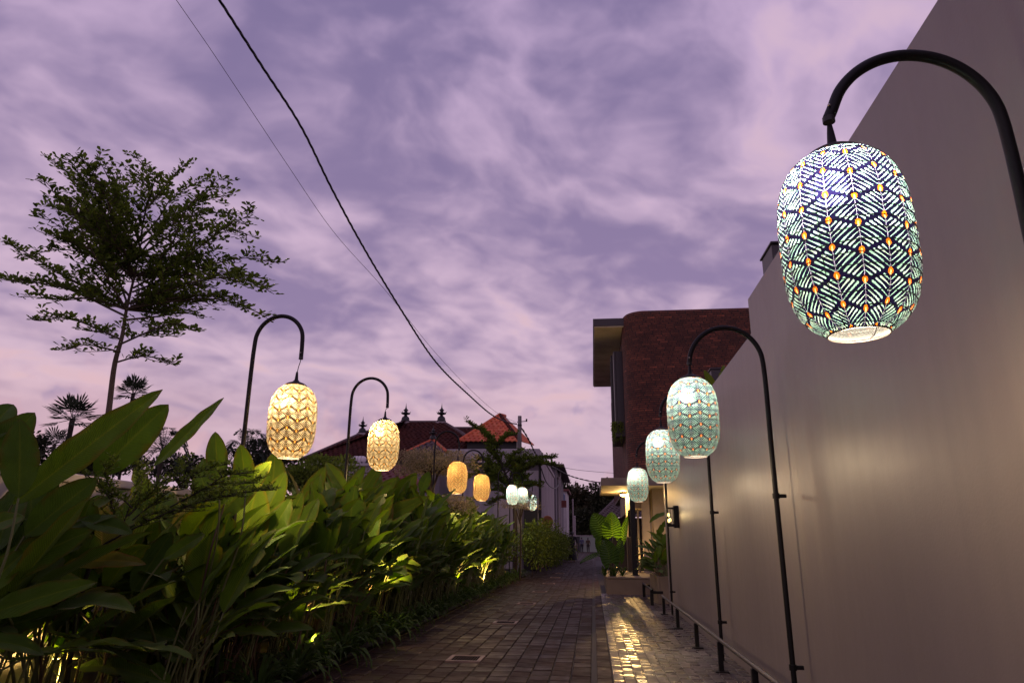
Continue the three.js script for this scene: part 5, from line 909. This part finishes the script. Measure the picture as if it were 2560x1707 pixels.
{
  const A = at(548, 0, 8), B = at(1292, 1060, 25), pix = [[652, 162], [751, 315], [827, 468], [903, 609], [1001, 772], [1088, 903], [1175, 990], [1230, 1037], [1268, 1055]], pts = [A, ...planeWire(A, B, pix), B];
  pts.unshift(A.clone().add(A.clone().sub(pts[1]).multiplyScalar(1.5)));
  topMesh('power_cable', strands(pts, 3, 0.0125, 0.0125, 0.6, 260), M.dark, 'thick twisted black cable crossing the sky from top left to the concrete pole', 'cable');
  const A2 = at(440, 0, 8.6), B2 = at(1290, 1056, 25), p2 = [A2, ...planeWire(A2, B2, [[520, 115], [620, 265], [720, 415], [830, 575], [960, 722], [1080, 872], [1170, 968], [1240, 1030]]), B2]; p2.unshift(A2.clone().add(A2.clone().sub(p2[1]).multiplyScalar(1.5)));
  topMesh('thin_wire', tube(p2, 0.005, 5, true, 60), M.dark, 'single thin wire crossing the sky left of the twisted cable', 'wire');
  const w = [[1299, 1062, 25], [1318, 1092, 26], [1345, 1142, 28.5], [1388, 1170, 33], [1440, 1194, 36], [1500, 1206, 37], [1562, 1203, 36]].map((a) => at(...a));
  topMesh('service_cable', strands(w, 2, 0.02, 0.018, 0.8, 120), M.dark, 'dark cables sagging from the concrete pole over the lane to the brick house', 'cable');
  topMesh('loop_cable', tube([[1346, 1170, 30.9], [1356, 1198, 32], [1371, 1217, 35], [1386, 1219, 39], [1395, 1203, 43]].map((a) => at(...a).add(V(0.12, 0, 0))), 0.025, 6, true, 30), M.dark, 'drooping cable loop hanging along the plastered side wall', 'cable');
  topMesh('thin_wire', tube([[1395, 1166, 44], [1440, 1174, 45], [1500, 1180, 46], [1562, 1184, 46]].map((a) => at(...a)), 0.012, 5, true, 20), M.dark, 'faint thin wire spanning the lane above the sagging cables', 'wire');
}
// ---------------------------------------------------------------- people
function field(bones, box3, cells) { // smooth union of tapered capsules, meshed
  const [lo, hi] = box3, S = Math.max(hi[0] - lo[0], hi[1] - lo[1], hi[2] - lo[2]) / 2 * 1.06, cx = (lo[0] + hi[0]) / 2, cy = (lo[1] + hi[1]) / 2, cz = (lo[2] + hi[2]) / 2;
  const mc = new MarchingCubes(cells, M.dark, false, false, 60000); mc.isolation = 0;
  const k = 0.03, sz = mc.size;
  for (let z = 0; z < sz; z++) for (let y = 0; y < sz; y++) for (let x = 0; x < sz; x++) {
    const p = [cx + (x - sz / 2) / (sz / 2) * S, cy + (y - sz / 2) / (sz / 2) * S, cz + (z - sz / 2) / (sz / 2) * S]; let d = 9;
    for (const [a, b, ra, rb, fl = 1] of bones) { const ab = [b[0] - a[0], b[1] - a[1], b[2] - a[2]], ap = [p[0] - a[0], p[1] - a[1], p[2] - a[2]], l2 = ab[0] ** 2 + ab[1] ** 2 + ab[2] ** 2 || 1e-9, t = Math.min(1, Math.max(0, (ap[0] * ab[0] + ap[1] * ab[1] + ap[2] * ab[2]) / l2)); const q = Math.hypot(ap[0] - ab[0] * t, ap[1] - ab[1] * t, (ap[2] - ab[2] * t) * fl) - (ra + (rb - ra) * t); const h = Math.max(0, k - Math.abs(d - q)) / k; d = Math.min(d, q) - h * h * k * 0.25; }
    mc.field[x + y * sz + z * sz * sz] = -d;
  }
  mc.update();
  const n = mc.count, pos = new Float32Array(mc.positionArray.subarray(0, n * 3)), nor = new Float32Array(mc.normalArray.subarray(0, n * 3)), g = new THREE.BufferGeometry();
  for (let i = 0; i < n; i++) { pos[i * 3] = pos[i * 3] * S + cx; pos[i * 3 + 1] = pos[i * 3 + 1] * S + cy; pos[i * 3 + 2] = pos[i * 3 + 2] * S + cz; }
  g.setAttribute('position', new THREE.BufferAttribute(pos, 3)); g.setAttribute('normal', new THREE.BufferAttribute(nor, 3)); g.setAttribute('uv', new THREE.BufferAttribute(new Float32Array(n * 2), 2)); return g;
}
function person(pos, turn, o, label) {
  const t = thing('person', pos, label, 'person'); t.rotation.y = turn; t.scale.setScalar(o.size ?? 1);
  const s = o.stride, w = o.wide ?? 1, hand = (x, y, z, sx) => [0, 1, 2, 3].map((i) => [[x + sx * 0.005, y - 0.06, z + (i - 1.5) * 0.018], [x + sx * (0.004 - 0.006 * i), y - 0.125 + 0.01 * Math.abs(i - 1.2), z + (i - 1.5) * 0.02], 0.009, 0.007]).concat([[[x, y, z], [x, y - 0.06, z], 0.026, 0.03], [[x, y - 0.02, z + 0.03], [x - sx * 0.01, y - 0.075, z + 0.05], 0.011, 0.009]]);
  const hipY = 0.92, L = (sx, f) => [[[sx * 0.09 * w, hipY, 0], [sx * 0.1, 0.5, f * 0.16], 0.088 * w, 0.056], [[sx * 0.1, 0.5, f * 0.16], [sx * 0.1, 0.09, f * 0.26 - 0.05], 0.054, 0.037], [[sx * 0.1, 0.05, f * 0.26 - 0.08], [sx * 0.11, 0.03, f * 0.26 + 0.12], 0.042, 0.03]];
  const A = (sx, f, e) => [[[sx * 0.19 * w, 1.42, 0], [sx * 0.245 * w, 1.14, -f * 0.1], 0.055, 0.043], [[sx * 0.245 * w, 1.14, -f * 0.1], [sx * (0.23 + e) * w, 0.9, -f * 0.1 + 0.12], 0.041, 0.03]];
  const torso = [[[0, 0.95, 0], [0, 1.18, 0.01], 0.13 * w, 0.118 * w, 1.25], [[0, 1.18, 0.01], [0, 1.38, 0], 0.12 * w, 0.13 * w, 1.25], [[-0.12 * w, 1.42, 0], [0.12 * w, 1.42, 0], 0.065, 0.065]];
  const head = [[[0, 1.45, 0], [0, 1.56, 0.01], 0.052, 0.048], [[0, 1.64, 0.015], [0, 1.66, 0], 0.082, 0.092], [[0, 1.58, 0.045], [0, 1.6, 0.05], 0.05, 0.055], [[0, 1.625, 0.1], [0, 1.6, 0.108], 0.012, 0.016], [[-0.09, 1.63, 0], [-0.093, 1.6, 0], 0.014, 0.012], [[0.09, 1.63, 0], [0.093, 1.6, 0], 0.014, 0.012]];
  const arms = [...A(-1, s, 0), ...A(1, -s, 0.01)], legs = [...L(-1, s), ...L(1, -s)];
  part('body', field([...torso, ...head, ...arms, ...legs, ...hand(-0.23 * w, 0.88, -s * 0.1 + 0.13, -1), ...hand(0.24 * w, 0.88, s * 0.1 + 0.13, 1)], [[-0.4, -0.02, -0.4], [0.4, 1.78, 0.4]], o.cells ?? 56), std([0.2, 0.13, 0.1], 0.7), t);
  const grow = (l, d) => l.map(([a, b, ra, rb, f]) => [a, b, ra + d, rb + d, f]);
  part('shirt', field(grow([...torso, A(-1, s, 0)[0], A(1, -s, 0.01)[0]], 0.012), [[-0.4, 0.8, -0.4], [0.4, 1.5, 0.4]], 40), std(o.shirt, 0.9), t);
  part(o.dress ? 'skirt' : 'trousers', o.dress ? new THREE.LatheGeometry([[0.13, 0.55], [0.15, 0.3], [0.21, -0.05], [0.27, -0.42], [0.26, -0.42], [0.2, -0.05]].map((p) => new THREE.Vector2(p[0], p[1] + (o.hem ?? 0.6))), 28) : field(grow([[[0, 0.95, 0], [0, 0.99, 0], 0.13 * w, 0.125 * w, 1.2], ...L(-1, s).slice(0, 2), ...L(1, -s).slice(0, 2)], 0.014), [[-0.4, 0.05, -0.4], [0.4, 1.1, 0.4]], 44), std(o.legs, 0.9), t);
  part('hair', field([[[0, 1.68, -0.02], [0, 1.7, -0.005], 0.095, 0.09], ...(o.long ? [[[0, 1.66, -0.06], [0, 1.42, -0.09], 0.07, 0.05]] : [])], [[-0.2, 1.3, -0.25], [0.2, 1.85, 0.2]], 28), M.dark, t);
}
const onLane = (px, d) => { const p = at(px, 1390, d); p.y = 0; return p; };
person(onLane(1432, 43.5), Math.PI, { stride: 0.5, shirt: [0.008, 0.008, 0.01], legs: [0.006, 0.006, 0.008], wide: 1.1, dress: true, hem: 0.55, long: true, cells: 80 }, 'person in long dark clothes walking down the left side of the lane');
person(onLane(1455, 84), Math.PI, { stride: 0.6, shirt: [0.06, 0.06, 0.11], legs: [0.012, 0.012, 0.02], wide: 1.05 }, 'left one of two distant people, in a bluish top and dark trousers');
person(onLane(1471, 84), Math.PI, { stride: 0.4, shirt: [0.06, 0.035, 0.02], legs: [0.02, 0.016, 0.014], wide: 0.98, size: 0.97, long: true }, 'right one of two distant people, in a brown top with long hair');
renderer.render(scene, camera);
